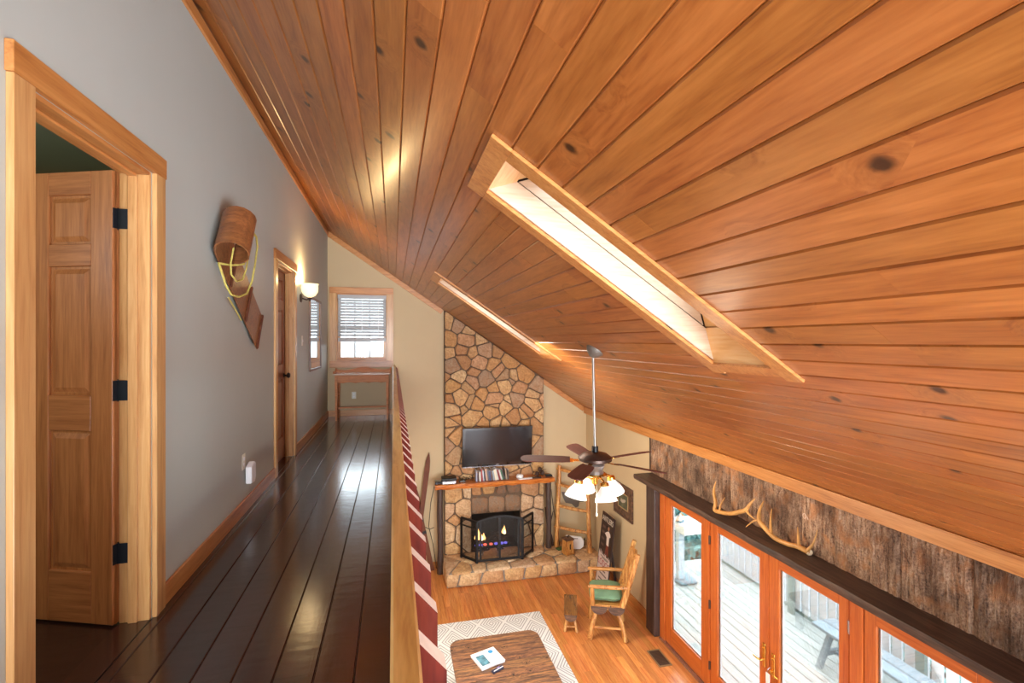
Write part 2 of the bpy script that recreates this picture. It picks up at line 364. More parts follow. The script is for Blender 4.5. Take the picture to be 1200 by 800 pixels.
def rugmat():
    m, nt, b = newmat('diamond_rug'); tc = nd(nt, 'ShaderNodeTexCoord')
    sp = nd(nt, 'ShaderNodeSeparateXYZ', i_0=tc.outputs['Object'])
    def tri(v, per):
        f = mth(nt, 'FRACT', mth(nt, 'ADD', mth(nt, 'DIVIDE', v, per), 100.0)); return mth(nt, 'MULTIPLY', mth(nt, 'ABSOLUTE', mth(nt, 'SUBTRACT', f, .5)), 2.0)
    d = mth(nt, 'ADD', tri(sp.outputs[0], .378), tri(sp.outputs[1], .56))
    d2 = mth(nt, 'ABSOLUTE', mth(nt, 'SUBTRACT', d, 1.0))
    st = mth(nt, 'GREATER_THAN', mth(nt, 'FRACT', mth(nt, 'MULTIPLY', d2, 4.6)), .62)
    n = nd(nt, 'ShaderNodeTexNoise', i_Vector=tc.outputs['Object'], i_Scale=160.0)
    c = mixc(nt, st, srgb(224,226,226), srgb(164,165,167)); c = mixc(nt, .18, c, n.outputs[1], 'SOFT_LIGHT')
    nt.links.new(c, b.inputs['Base Color']); b.inputs['Roughness'].default_value = .95
    bp = nd(nt, 'ShaderNodeBump', i_Strength=.4, i_Distance=.004, i_Height=n.outputs[0]); nt.links.new(bp.outputs[0], b.inputs['Normal']); return m
RUG = rugmat()
LEAF = plain('hazy_leaf', srgb(96,140,136), .7, noise=.35, nscale=3)
LEAF2 = plain('dark_leaf', srgb(60,104,104), .7, noise=.35, nscale=3)

# ------------------------------------------------------------------ setting
LZ = 2.75; XL = -1.08; XR = 3.59; YB = 8.8; YF = -3.0
SL = .675; TH = math.atan(SL); CT, ST = math.cos(TH), math.sin(TH); ZT = 5.897
def czX(x): return ZT - SL*(x - XL)
def cf(s, y, n): return (XL + s*CT + n*ST, y, ZT - s*ST + n*CT)      # slope frame of the ceiling
def sx(x): return (x - XL)/CT
SMAX = sx(XR)

def rects(u0, u1, v0, v1, holes):
    us = sorted({u0, u1, *[h[0] for h in holes], *[h[1] for h in holes]}); us = [u for u in us if u0 <= u <= u1]; out = []
    for a, b in zip(us, us[1:]):
        m = (a+b)/2; vs = [v0]
        for h in sorted([h for h in holes if h[0] < m < h[1]], key=lambda h: h[2]): vs += [h[2], h[3]]
        vs.append(v1)
        for i in range(0, len(vs), 2):
            if vs[i+1] - vs[i] > 1e-4: out.append((a, b, vs[i], vs[i+1]))
    return out

# walls
SIDE_D1 = (1.80, 2.58, LZ, 4.795); SIDE_D2 = (5.04, 5.88, LZ, 4.795)
m = MB()
for a, b, c, d in rects(YF, YB, 0, ZT+.3, [SIDE_D1, SIDE_D2]): m.box(XL-.12, a, c, XL, b, d)
wl = tag(m.build('wall_left', WALLL), 'long grey painted wall of the loft hallway on the left', 'wall', kind='structure')

WIN = (-.945, -.10, 3.69, 4.84); FBX = (1.36, 2.26, .25, .93)
m = MB()
for a, b, c, d in rects(XL-.12, XR+.12, 0, 9, [WIN, FBX]):
    if d < 9: m.box(a, YB, c, b, YB+.14, d)
    else: m.prism([(a, c), (b, c), (b, czX(b)+.25), (a, czX(a)+.25)], YB, YB+.14, lambda p, q, h: (p, h, q))
tag(m.build('wall_back', WALL), 'beige gable wall behind the stone fireplace and hall window', 'wall', kind='structure')

DOORS = (2.17, 6.02, 0, 1.99)
m = MB()
for a, b, c, d in rects(YF, YB, 0, czX(XR)+.2, [DOORS]): m.box(XR, a, c, XR+.14, b, d)
wr = tag(m.build('wall_right', WALL), 'low eave wall holding patio doors and bark panels', 'wall', kind='structure')

RW = (.4, 3.3, .5, 3.3)  # added opening, out of view, letting daylight into the room
m = MB()
for a, b, c, d in rects(XL-.12, XR+.12, 0, 9, [RW]):
    if d < 9: m.box(a, YF-.14, c, b, YF, d)
    else: m.prism([(a, c), (b, c), (b, czX(b)+.25), (a, czX(a)+.25)], YF-.14, YF, lambda p, q, h: (p, h, q))
tag(m.build('wall_front', WALL), 'beige gable wall behind the viewpoint with an added tall window', 'wall', kind='structure')
m = MB().box(.4, YF-.08, .5, 3.3, YF-.07, 3.3); gw = tag(m.build('window_4', GLASS), 'tall gable window added behind the viewpoint to let daylight in', 'window', kind='structure')
m = MB().box(.4, YF-.1, .5, .47, YF-.04, 3.3).box(3.23, YF-.1, .5, 3.3, YF-.04, 3.3).box(1.8, YF-.1, .5, 1.88, YF-.04, 3.3); m.build('window_frame', TRIM, gw)

# bedroom behind door 1 and closet behind door 2
m = MB()
m.box(-4.1, .6, LZ, -4, 7, 5.3).box(-4, 4.2, LZ, XL-.12, 4.3, 5.3).box(-4, .5, LZ, XL-.12, .6, 5.3).box(-4, .6, 5.2, XL-.12, 7, 5.3).box(-4, 7, LZ, XL-.12, 7.1, 5.3)
tag(m.build('wall_bedroom', GREEN), 'sage green bedroom walls seen through the open door', 'wall', kind='structure')
tag(MB().box(-4, .6, LZ-.1, XL-.12, 7, LZ).build('floor_bedroom', LOFTY), 'dark plank floor inside the bedroom', 'floor', kind='structure')
m = MB().box(-4, 4.16, 5.0, XL-.12, 4.2, 5.2); tag(m.build('trim_bedroom', TRIMX), 'wooden crown board above the sage bedroom wall', 'trim', kind='structure')

# lower floor
fl = tag(MB().box(XL-.12, YF-.14, -.12, XR+.14, YB+.14, -.012).build('floor', DARKBK), 'honey coloured wooden floor of the great room', 'floor', kind='structure')
def plank_mesh(L, W, T, ch, gap=0):
    # local x length, y width, z = visible face at 0 going down to -T
    y0, y1 = -W/2+gap, W/2-gap; x0, x1 = -L/2+gap*.5, L/2-gap*.5
    prof = [(y0, -T), (y0, -ch), (y0+ch, 0), (y1-ch, 0), (y1, -ch), (y1, -T)]
    vs = [(x0, a, b) for a, b in prof] + [(x1, a, b) for a, b in prof]
    return vs, [(0,1,7,6),(1,2,8,7),(2,3,9,8),(3,4,10,9),(4,5,11,10),(0,5,4,3,2,1),(6,7,8,9,10,11)]
cache = {}
def plank(par, L, W, T, ch, gap, mat, M, name='plank'):
    L = round(L, 2); k = (L, W, mat.name)
    if k not in cache:
        b = MB(); b.add(*plank_mesh(L, W, T, ch, gap)); me = bpy.data.meshes.new(name); me.from_pydata(b.v, [], b.f); me.materials.append(mat); cache[k] = me
    return mk(name, cache[k], par, M)
RY = Matrix(((0,-1,0,0),(1,0,0,0),(0,0,1,0),(0,0,0,1)))          # local x -> world y
rest = MB(); PW = .083; cnt = 0
for i in range(int((XR-XL)/PW)+1):
    x = XR - PW*(i+.5); y = YF + random.uniform(-.8, 0)
    while y < YB:
        L = random.choice((.7, .9, 1.1, 1.3)); a, b = max(y, YF), min(y+L, YB); y += L
        if b - a < .06: continue
        if x > .42 and b > 4.9 and a < 8.1 and cnt < 298:
            plank(fl, b-a, PW, .012, .0016, .0003, OAK, Matrix.Translation((x, (a+b)/2, 0)) @ RY, 'floorboard'); cnt += 1
        else:
            vs, fs = plank_mesh(b-a, PW, .012, .0016, .0003); rest.add([(x-q[1], (a+b)/2+q[0], q[2]) for q in vs], fs)
OAKY = wood('honey_floor_rest', srgb(196,122,62), srgb(216,148,86), srgb(166,90,40), 'y', 1.6, 16, 0, .32, .35, .2, .05)
tag(rest.build('floorboards', OAKY, fl), kind='stuff')

# loft slab + dark planks
lf = tag(MB().box(XL-.12, YF, LZ-.30, .02, YB, LZ-.012).build('loft_floor', [WALL]), 'dark glossy plank floor of the loft hallway', 'floor', kind='structure')
LW = .148
for i in range(8):
    x1 = .003 - LW*i; x0 = max(x1-LW, XL)
    if x1 - x0 < .02: continue
    y = YF + random.uniform(-.9, 0)
    while y < YB:
        L = random.choice((.45, .6, .75, .9, 1.1, 1.3)); a, b = max(y, YF), min(y+L, YB); y += L
        if b-a < .08: continue
        plank(lf, b-a, round(x1-x0, 3), .012, .004, .0006, LOFT, Matrix.Translation(((x0+x1)/2, (a+b)/2, LZ)) @ RY)
for yy in (2.19, 5.46):
    MB().box(XL-.12, yy-.39, LZ-.012, XL, yy+.39, LZ+.001).build('sill_board', LOFT, lf)
MB().box(.004, YF, LZ-.30, .03, YB, LZ-.0).build('rim_board', BAL, lf)

# ceiling
SKY1 = (.489, 1.889, 2.12, 2.60); SKY2 = (.56, 1.945, 5.90, 6.38); CW = .112
def snap(h):
    base = 1.161 - CW*40
    lo = base + CW*math.floor((h[0]-base)/CW + 1e-6); hi = base + CW*math.ceil((h[1]-base)/CW - 1e-6); return (lo, hi, h[2]-.012, h[3]+.012)
H1, H2 = snap(SKY1), snap(SKY2)
m = MB()
for a, b, c, d in rects(-.05, SMAX+.3, YF-.2, YB+.2, [(sx(h[0]), sx(h[1]), h[2], h[3]) for h in (H1, H2)]): m.box(a, c, .022, b, d, .06, fn=cf)
ce = tag(m.build('ceiling', DARKBK), 'sloping ceiling of knotty orange pine boards', 'ceiling', kind='structure')
Mc = Matrix(((0, CT, ST, 0), (1, 0, 0, 0), (0, -ST, CT, 0), (0,0,0,1)))   # x->world y, y->slope
Mdown = Matrix(((0, CT, -ST, 0), (1, 0, 0, 0), (0, -ST, -CT, 0), (0,0,0,1)))
k0 = int((XL - 1.161)/CW) - 1
for k in range(k0, 25):
    xa, xb = 1.161 + CW*k, 1.161 + CW*(k+1)
    xa, xb = max(xa, XL), min(xb, XR)
    if xb - xa < .01: continue
    xm = (xa+xb)/2; segs = [(YF, YB)]
    for h in (H1, H2):
        if h[0] < xm < h[1]:
            segs = [q for s_ in segs for q in ((s_[0], min(s_[1], h[2])), (max(s_[0], h[3]), s_[1])) if q[1]-q[0] > .02]
    joints = []; y = YF + random.uniform(-2.5, 0)
    while y < YB: joints.append(y); y += random.choice((2.4, 3.0, 3.6, 4.2))
    for a, b in segs:
        cuts = [a] + [j for j in joints if a+.25 < j < b-.25] + [b]
        for c, d in zip(cuts, cuts[1:]):
            p = Vector(cf(sx(xm), (c+d)/2, 0))
            plank(ce, d-c, round((xb-xa)/CT, 4), .02, .0065, .0006, CEIL, Matrix.Translation(p) @ Mdown)

# skylights: flared shafts (level head, leaning sill)
def skylight(name, label, S, H):
    s0, s1 = sx(S[0]), sx(S[1]); y0, y1 = S[2], S[3]; D = .31; kh, ks = .78, -1.2
    rt = thing(name, label, 'skylight', cf((s0+s1)/2, (y0+y1)/2, 0), kind='structure'); o = rt.location
    def L(s, y, n): return tuple(Vector(cf(s, y, n)) - o)
    def b(nm, mat, *r, bev=0): x = MB(); x.box(*r, fn=L); return x.build(nm, mat, rt, bevel=bev)
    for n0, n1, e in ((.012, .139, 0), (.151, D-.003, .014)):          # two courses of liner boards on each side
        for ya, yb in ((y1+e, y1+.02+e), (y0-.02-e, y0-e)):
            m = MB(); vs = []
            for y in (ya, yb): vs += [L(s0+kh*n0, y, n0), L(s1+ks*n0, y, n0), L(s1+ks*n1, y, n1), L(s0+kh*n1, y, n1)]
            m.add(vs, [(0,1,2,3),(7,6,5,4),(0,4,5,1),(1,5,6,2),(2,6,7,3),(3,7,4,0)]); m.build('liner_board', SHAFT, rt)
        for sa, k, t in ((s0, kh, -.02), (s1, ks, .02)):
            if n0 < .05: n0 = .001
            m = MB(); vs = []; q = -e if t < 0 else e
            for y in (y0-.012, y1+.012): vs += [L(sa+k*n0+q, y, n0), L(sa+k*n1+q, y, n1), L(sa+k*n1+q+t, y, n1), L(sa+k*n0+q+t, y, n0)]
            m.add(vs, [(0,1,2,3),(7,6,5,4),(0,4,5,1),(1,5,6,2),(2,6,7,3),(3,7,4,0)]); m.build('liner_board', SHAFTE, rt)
    f = MB(); g0, g1 = s0+kh*D, s1+ks*D
    for r in ((g0-.05, y0-.05, g0+.004, y1+.05), (g1-.004, y0-.05, g1+.05, y1+.05), (g0, y0-.05, g1, y0), (g0, y1, g1, y1+.05)): f.box(r[0], r[1], D, r[2], r[3], D+.06, fn=L)
    f.build('sash_frame', WHITE, rt)
    b('glass_pane', GLASS, g0, y0, D+.03, g1, y1, D+.036)
    w = .1; t = -.017; i = .006
    b('casing_board', TRIMX, s0-w, y0-w, t, s0+i, y1+w, 0, bev=.002)
    b('casing_board', TRIMX, s1-i, y0, t, s1+w-.02, y1, 0, bev=.002)
    b('casing_board', TRIMX, s0+i, y0-w, t, s1+w+.015, y0+i, 0, bev=.002); b('casing_board', TRIMX, s0+i, y1-i, t, s1+w, y1+w, 0, bev=.002)
    k = MB()                                                            # curb boxed in above the ceiling
    for r in ((s0-.06, y0-.06, s0-.031, y1+.06), (s1+.031, y0-.06, s1+.06, y1+.06), (s0-.03, y0-.06, s1+.03, y0-.031), (s0-.03, y1+.031, s1+.03, y1+.06)): k.box(r[0], r[1], .02, r[2], r[3], D-.001, fn=L)
    k.box(s0-.06, y0-.06, D-.001, g0-.05, y1+.06, D+.02, fn=L).box(g1+.05, y0-.06, D-.001, s1+.06, y1+.06, D+.02, fn=L); k.build('curb', DARKBK, rt)
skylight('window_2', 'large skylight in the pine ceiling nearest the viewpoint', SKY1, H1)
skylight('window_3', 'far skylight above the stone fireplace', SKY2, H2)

# ceiling trims
def st(name, label, mat, mb, bevel=.002): return tag(mb.build(name, mat, bevel=bevel), label, 'trim', kind='structure')
st('trim_1', 'pine strip where left hall wall meets the ceiling', TRIMY, MB().box(XL, YF, ZT-.09, XL+.018, YB, ZT-.022))
st('trim_2', 'sloping pine board atop the hall window wall', TRIMX, MB().box(.03, YB-.02, -.085, sx(.872), YB, -.003, fn=cf))
st('trim_3', 'sloping pine board right of the stone chimney top', TRIMX, MB().box(sx(2.712), YB-.02, -.085, SMAX-.03, YB, -.003, fn=cf))
st('trim_4', 'orange board between bark panels and ceiling edge', TRIMY, MB().box(XR-.055, YF, 2.655, XR, YB-.02, 2.774))
st('baseboard_left', 'wooden baseboard along left hall wall between the doors', TRIMY, MB().box(XL, 2.68, LZ, XL+.016, 4.945, LZ+.1))
st('baseboard_hall', 'wooden baseboard beyond the far hall door', TRIMY, MB().box(XL, 5.985, LZ, XL+.016, YB, LZ+.1))
st('baseboard_back', 'wooden baseboard under the hall window', TRIMX, MB().box(XL+.018, YB-.016, LZ, .0, YB, LZ+.1))
st('baseboard_corner', 'baseboard left of the fireplace', TRIMX, MB().box(.03, YB-.016, 0, .84, YB, .11))
st('baseboard_right', 'wooden baseboard behind the log armchair', TRIMY, MB().box(XR-.016, 6.26, 0, XR, 8.03, .11))

# ---------------------------------------------------------------- hall doors
def casing(name, label, y0, y1, z1, mat, mat2):
    rt = thing(name, label, 'door', (XL, (y0+y1)/2, LZ), kind='structure'); o = rt.location; ys = o.y
    def b(nm, mt, *r, bev=.002): x = MB(); x.box(r[0]-XL, r[1]-ys, r[2]-LZ, r[3]-XL, r[4]-ys, r[5]-LZ); return x.build(nm, mt, rt, bevel=bev)
    cw = .094
    b('side_casing', mat, XL, y0-cw, LZ, XL+.021, y0-.004, z1); b('side_casing', mat, XL, y1+.004, LZ, XL+.021, y1+cw, z1)
    b('head_casing', mat2, XL, y0-cw-.006, z1, XL+.024, y1+cw+.006, z1+.092)
    b('side_jamb', mat, XL-.12, y0-.0, LZ+.001, XL, y0+.018, z1-.0); b('side_jamb', mat, XL-.12, y1-.018, LZ+.001, XL, y1, z1)
    b('head_jamb', mat2, XL-.12, y0+.018, z1-.018, XL, y1-.018, z1)
    b('door_stop', mat, XL-.082, y1-.03, LZ+.001, XL-.045, y1-.018, z1-.018); b('door_stop', mat, XL-.082, y0+.018, LZ+.001, XL-.045, y0+.03, z1-.018)
    b('door_stop', mat2, XL-.082, y0+.03, z1-.03, XL-.045, y1-.03, z1-.018)
    return rt
d1 = casing('door_1', 'open panelled door beside its pine casing, nearest on the left', 1.80, 2.58, 4.795, TRIM, TRIMY)
d2 = casing('door_2', 'closed dark wooden door far along the hall', 5.04, 5.88, 4.795, TRIM, TRIMY)
# door 1 leaf: local x along width from hinge, y thickness, z up
def leaf(par, W, Hh, mat, matx, loc, rz):
    T = .035; st_ = .11
    lf_ = MB().box(0, .012, 0, W, T-.012, Hh).build('door_leaf', mat, par, loc=loc, rot=(0, 0, rz))
    zs = [0, .23, .86, 1.02, 1.60, 1.70, 1.92, Hh]; mid = W/2
    fr = MB()
    for a, b_ in ((0, st_), (mid-.05, mid+.05), (W-st_, W)): fr.box(a, 0, 0, b_, T, Hh)
    fr.build('stile', mat, lf_, bevel=.003)
    rl = MB()
    for a, b_ in ((0, .23), (.86, 1.02), (1.60, 1.70), (1.92, Hh)):
        for u, v in ((st_, mid-.05), (mid+.05, W-st_)): rl.box(u, .0005, a, v, T-.0005, b_)
    rl.build('rail', matx, lf_, bevel=.003)
    for a, b_ in ((.23, .86), (1.02, 1.60), (1.70, 1.92)):
        for u, v in ((st_, mid-.05), (mid+.05, W-st_)):
            pn = MB()
            for y_, s_ in ((.012, 1), (T-.012, -1)):
                q = [(u+.012, a+.012), (v-.012, a+.012), (v-.012, b_-.012), (u+.012, b_-.012)]; e = .035
                r_ = [(u+e, a+e), (v-e, a+e), (v-e, b_-e), (u+e, b_-e)]
                pn.add([(p, y_, z) for p, z in q] + [(p, y_-s_*.009, z) for p, z in r_], [(4,5,6,7),(0,1,5,4),(1,2,6,5),(2,3,7,6),(3,0,4,7)])
            pn.build('panel', mat, lf_)
    return lf_
leaf1 = leaf(d1, .755, 2.025, DOORW, DOORX, (-.12, .377, .008), math.atan2(.358, -.934))
for z in (.32, 1.05, 1.82):
    h = MB().tube([(-.128, .372, z-.05), (-.128, .372, z+.05)], .007, 8).box(-.122, .3605, z-.045, -.078, .3625, z+.045)
    c_, s_ = -.358, -.934
    a = Vector((-.12, .377, 0)); t_ = Vector((-.358, -.934, 0)); nrm = Vector((.934, -.358, 0))
    p0 = a + nrm*.004 + t_*.001; p1 = a + nrm*.004 + t_*.034
    h.add([(p0.x, p0.y, z-.045), (p1.x, p1.y, z-.045), (p1.x, p1.y, z+.045), (p0.x, p0.y, z+.045)] + [(p.x-nrm.x*.003, p.y-nrm.y*.003, q) for p, q in ((p0, z-.045), (p1, z-.045), (p1, z+.045), (p0, z+.045))], [(0,1,2,3),(7,6,5,4),(0,4,5,1),(1,5,6,2),(2,6,7,3),(3,7,4,0)])
    h.build('hinge', HINGE, d1)
leaf2 = leaf(d2, .80, 2.02, DARKD, DARKD, (-.12, .40, .008), R(-90))
MB().lathe([(.024, 0), (.024, .006), (.01, .01), (.01, .03), (.026, .036), (.03, .05), (.022, .062), (.0, .066)], 14, (-.083, .34, .90), Matrix.Rotation(R(90), 3, 'Y')).build('door_knob', BLACK, d2, smooth=40)
MB().box(-.12, .395, .84, -.118, .402, .98).build('strike_plate', BLACK, d2)

# ---------------------------------------------------------------- hall window
wn = thing('window_1', 'hall window with white blinds above the small desk', 'window', (-.52, YB, 3.69), kind='structure')
def wb(nm, mat, x0, y0, z0, x1, y1, z1, bev=.002): return MB().box(x0+.52, y0, z0-3.69, x1+.52, y1, z1-3.69).build(nm, mat, wn, bevel=bev)
wb('side_casing', TRIM, -1.05, -.022, 3.69, -.945, 0, 4.84); wb('side_casing', TRIM, -.10, -.022, 3.69, -.0, 0, 4.84)
wb('head_casing', TRIMX, -1.05, -.024, 4.84, 0, 0, 4.945); wb('apron', TRIMX, -1.05, -.022, 3.575, 0, 0, 3.69)
wb('jamb', TRIM, -.945, 0, 3.69, -.925, .13, 4.84); wb('jamb', TRIM, -.12, 0, 3.69, -.10, .13, 4.84)
wb('jamb', TRIMX, -.925, 0, 4.82, -.12, .13, 4.84); wb('jamb', TRIMX, -.925, 0, 3.69, -.12, .13, 3.71)
wb('sash_rail', TRIMX, -.925, .06, 3.71, -.12, .10, 3.75); wb('sash_rail', TRIMX, -.925, .06, 4.25, -.12, .10, 4.29); wb('sash_rail', TRIMX, -.925, .06, 4.78, -.12, .10, 4.82)
wb('sash_stile', TRIM, -.925, .06, 3.75, -.875, .10, 4.78); wb('sash_stile', TRIM, -.17, .06, 3.75, -.12, .10, 4.78)
for x in (-.645, -.40): wb('muntin', WHITE, x-.011, .07, 3.75, x+.011, .09, 4.78)
wb('glass_pane', GLASS, -.875, .08, 3.75, -.17, .084, 4.78); wb('sash_lock', SILV, -.56, .045, 3.75, -.46, .06, 3.765)
bl = thing('window_blind', 'white slatted blind drawn two thirds down the hall window', 'blind', (-.52, YB+.025, 4.82))
bl_head = MB().box(-.40, -.025, -.07, .40, .022, -.001).build('valance', BLIND, bl, bevel=.003)
sm = MB().bar((-.395, 0, 0), (.395, 0, 0), .060, .003, up=(0, .72, .69)).mesh('slat', BLIND)
for i in range(13): mk('slat', sm, bl, Matrix.Translation((0, 0, -.098 - i*.0495)))
MB().box(-.395, -.024, -.80, .395, .018, -.735).build('stacked_slats', BLIND, bl, bevel=.003)
cd = MB()
for x in (-.27, 0, .27): cd.box(x-.004, -.027, -.74, x+.004, -.0245, -.07)
cd.build('ladder_tape', WHITE, bl)

# ---------------------------------------------------------------- railing
ra = thing('railing', 'loft railing with honey wood top rail and red brown balusters', 'railing', (0, 3, LZ))
MB().box(-.004, YF-3+.02, .79, .035, YB-3, .86).build('top_rail', RAIL, ra, bevel=.004)
MB().box(-.004, YF-3+.02, .08, .035, YB-3, .15).build('bottom_rail', BAL, ra, bevel=.003)
bm_ = MB()
vs = [(.0355,-.018,-.9),(.073,-.018,-.9),(.073,.018,-.9),(.0355,.018,-.9),(.0355,-.018,0),(.073,-.018,-.042),(.073,.018,-.042),(.0355,.018,0)]
bm_.add(vs, [(0,3,2,1),(0,1,5,4),(1,2,6,5),(2,3,7,6),(3,0,4,7)]); bm_.add(vs, [(4,5,6,7)], 1)
bme = bm_.mesh('baluster', [BAL, PALE])
y = .707
n = 0
while y < YB - .05: mk('baluster', bme, ra, Matrix.Translation((0, y-3, .852))); y += .149; n += 1
y = .707 - .149
while y > YF+.1: mk('baluster', bme, ra, Matrix.Translation((0, y-3, .852))); y -= .149

# ---------------------------------------------------------------- fireplace
def clip(poly, nx, ny, c):          # keep nx*x+ny*y <= c
    out = []
    for i in range(len(poly)):
        a, b = poly[i], poly[(i+1) % len(poly)]; da, db = nx*a[0]+ny*a[1]-c, nx*b[0]+ny*b[1]-c
        if da <= 0: out.append(a)
        if (da < 0 < db) or (db < 0 < da):
            t = da/(da-db); out.append((a[0]+t*(b[0]-a[0]), a[1]+t*(b[1]-a[1])))
    return out
def cells(region, seeds, gap, var=.35):
    res = []; rad = [random.uniform(1-var, 1+var) for _ in seeds]
    sp = .5*min(math.dist(seeds[0], q) for q in seeds[1:]) + .03
    for i, s in enumerate(seeds):
        p = list(region)
        for j, q in enumerate(seeds):
            if i == j: continue
            dx, dy = q[0]-s[0], q[1]-s[1]; L = math.hypot(dx, dy)
            if L > 1.3 or L < 1e-6: continue
            dx /= L; dy /= L
            sh = max(-.3*L, min(.3*L, ((rad[i]*sp)**2-(rad[j]*sp)**2)/(2*L)))
            p = clip(p, dx, dy, dx*s[0]+dy*s[1] + L/2 + sh - gap/2)
            if len(p) < 3: break
        if len(p) >= 3:
            xs = [a for a, _ in p]; zs = [b for _, b in p]
            if max(xs)-min(xs) > .05 and max(zs)-min(zs) > .05: res.append(p)
    return res
def rough(p, amp):
    q = []
    n = len(p)
    for i in range(n):                                                   # cut the corners
        a, b, c = p[i-1], p[i], p[(i+1) % n]
        t = .12
        q.append((b[0]+(a[0]-b[0])*t, b[1]+(a[1]-b[1])*t)); q.append((b[0]+(c[0]-b[0])*t, b[1]+(c[1]-b[1])*t))
    cx = sum(a for a, _ in q)/len(q); cy = sum(b for _, b in q)/len(q)
    out = []
    for i in range(len(q)):
        a, b = q[i], q[(i+1) % len(q)]; out.append(a)
        if math.hypot(a[0]-b[0], a[1]-b[1]) > .09: out.append(((a[0]+b[0])/2, (a[1]+b[1])/2))
    return [(cx+(x-cx)*(1-random.uniform(0, amp)), cy+(z-cy)*(1-random.uniform(0, amp))) for x, z in out], (cx, cy)
def stone(par, poly, fn, h, mat, amp=.07):
    p, c = rough(poly, amp); n = len(p); vs = []; tilt = (random.uniform(-.06, .06), random.uniform(-.06, .06))
    o = Vector(fn(c[0], c[1], 0))
    for sc, hh in ((1, -.02), (1, .55*h), (.86, h)):
        for x, z in p:
            q = (c[0]+(x-c[0])*sc, c[1]+(z-c[1])*sc)
            e = hh + ((x-c[0])*tilt[0] + (z-c[1])*tilt[1] + random.uniform(-.004, .004) if hh > 0 else 0)
            vs.append(Vector(fn(q[0], q[1], e)) - o)
    vs.append(Vector(fn(c[0], c[1], h*1.08)) - o)
    fs = [(k*n+i, k*n+(i+1) % n, (k+1)*n+(i+1) % n, (k+1)*n+i) for k in range(2) for i in range(n)] + [(2*n+i, 2*n+(i+1) % n, 3*n) for i in range(n)]
    b = MB(); b.add(vs, fs); pl = par.matrix_world.inverted() if False else Matrix()
    return b.build('stone', mat, par, loc=o - par.location, smooth=38)
def seeds_in(x0, x1, z0, z1, sp, jit=.5, aspect=1.0):
    out = []; z = z0 + sp*.4; r = 0
    while z < z1:
        x = x0 + sp*(.25 if r % 2 else .65)
        while x < x1:
            out.append((x+random.uniform(-jit, jit)*sp, z+random.uniform(-jit, jit)*sp*aspect)); x += sp*random.uniform(.8, 1.35)
        z += sp*aspect; r += 1
    return [(min(max(a, x0+.04), x1-.04), min(max(b, z0+.03), z1-.03)) for a, b in out]
FX0, FX1, FY = .879, 2.706, 8.70
fp = thing('stone_fireplace', 'tall tan fieldstone fireplace with chimney and raised hearth', 'fireplace', (1.8, YB-.3, 0))
o_ = fp.location
def fb(nm, mat, *r, bev=0): return MB().box(r[0]-o_.x, r[1]-o_.y, r[2], r[3]-o_.x, r[4]-o_.y, r[5]).build(nm, mat, fp, bevel=bev)
m = MB()
for a, b, c, d in rects(FX0, FX1, 0, 9, [FBX]):
    fn = lambda p, q, h: (p-o_.x, h-o_.y, q)
    if d < 9: m.box(a-o_.x, FY, c, b-o_.x, YB-.001, d, fn=lambda x, y, z: (x, y-o_.y, z))
    else: m.prism([(a, c), (b, c), (b, czX(b)-.004), (a, czX(a)-.004)], FY, YB-.001, fn)
m.build('mortar_bed', MORT, fp)
front = lambda x, z, h: (x, FY-h, z)
topz = lambda x: czX(x)-.012
# upper chimney above the mantel
reg = [(FX0+.004, 1.50), (FX1-.004, 1.50), (FX1-.004, topz(FX1)), (FX0+.004, topz(FX0))]
sd = [s for s in seeds_in(FX0, FX1, 1.5, 4.6, .205) if s[1] < topz(s[0])-.03]
for p in cells(reg, sd, .012): stone(fp, p, front, random.uniform(.02, .045), STONE)
# both sides of the firebox
for x0, x1 in ((FX0+.004, FBX[0]-.01), (FBX[1]+.01, FX1-.004)):
    reg = [(x0, .255), (x1, .255), (x1, 1.49), (x0, 1.49)]
    for p in cells(reg, seeds_in(x0, x1, .25, 1.49, .25, .4), .016): stone(fp, p, front, random.uniform(.02, .04), STONEL if p[0][1] < 1.25 else STONE)
# lintel of smoky stones
x = FBX[0]
for wd in (.30, .31, .29):
    stone(fp, [(x+.008, .94), (x+wd-.008, .94), (x+wd-.008, 1.22+random.uniform(-.03, .03)), (x+.008, 1.24)], front, .035, STONEG, .03); x += wd
reg = [(FBX[0], 1.27), (FBX[1], 1.27), (FBX[1], 1.49), (FBX[0], 1.49)]
for p in cells(reg, [(1.45, 1.36), (1.68, 1.40), (1.92, 1.34), (2.15, 1.39)], .024): stone(fp, p, front, .035, STONEG if random.random() < .6 else STONE)
# firebox
m = MB()
for r in ((1.36, 8.72, .25, 1.37, 9.2, .93), (2.25, 8.72, .25, 2.26, 9.2, .93), (1.36, 9.19, .25, 2.26, 9.2, .93), (1.36, 8.72, .92, 2.26, 9.2, .93), (1.36, 8.72, .245, 2.26, 9.2, .252)): m.box(r[0]-o_.x, r[1]-o_.y, r[2], r[3]-o_.x, r[4]-o_.y, r[5])
m.build('firebox', SOOT, fp)
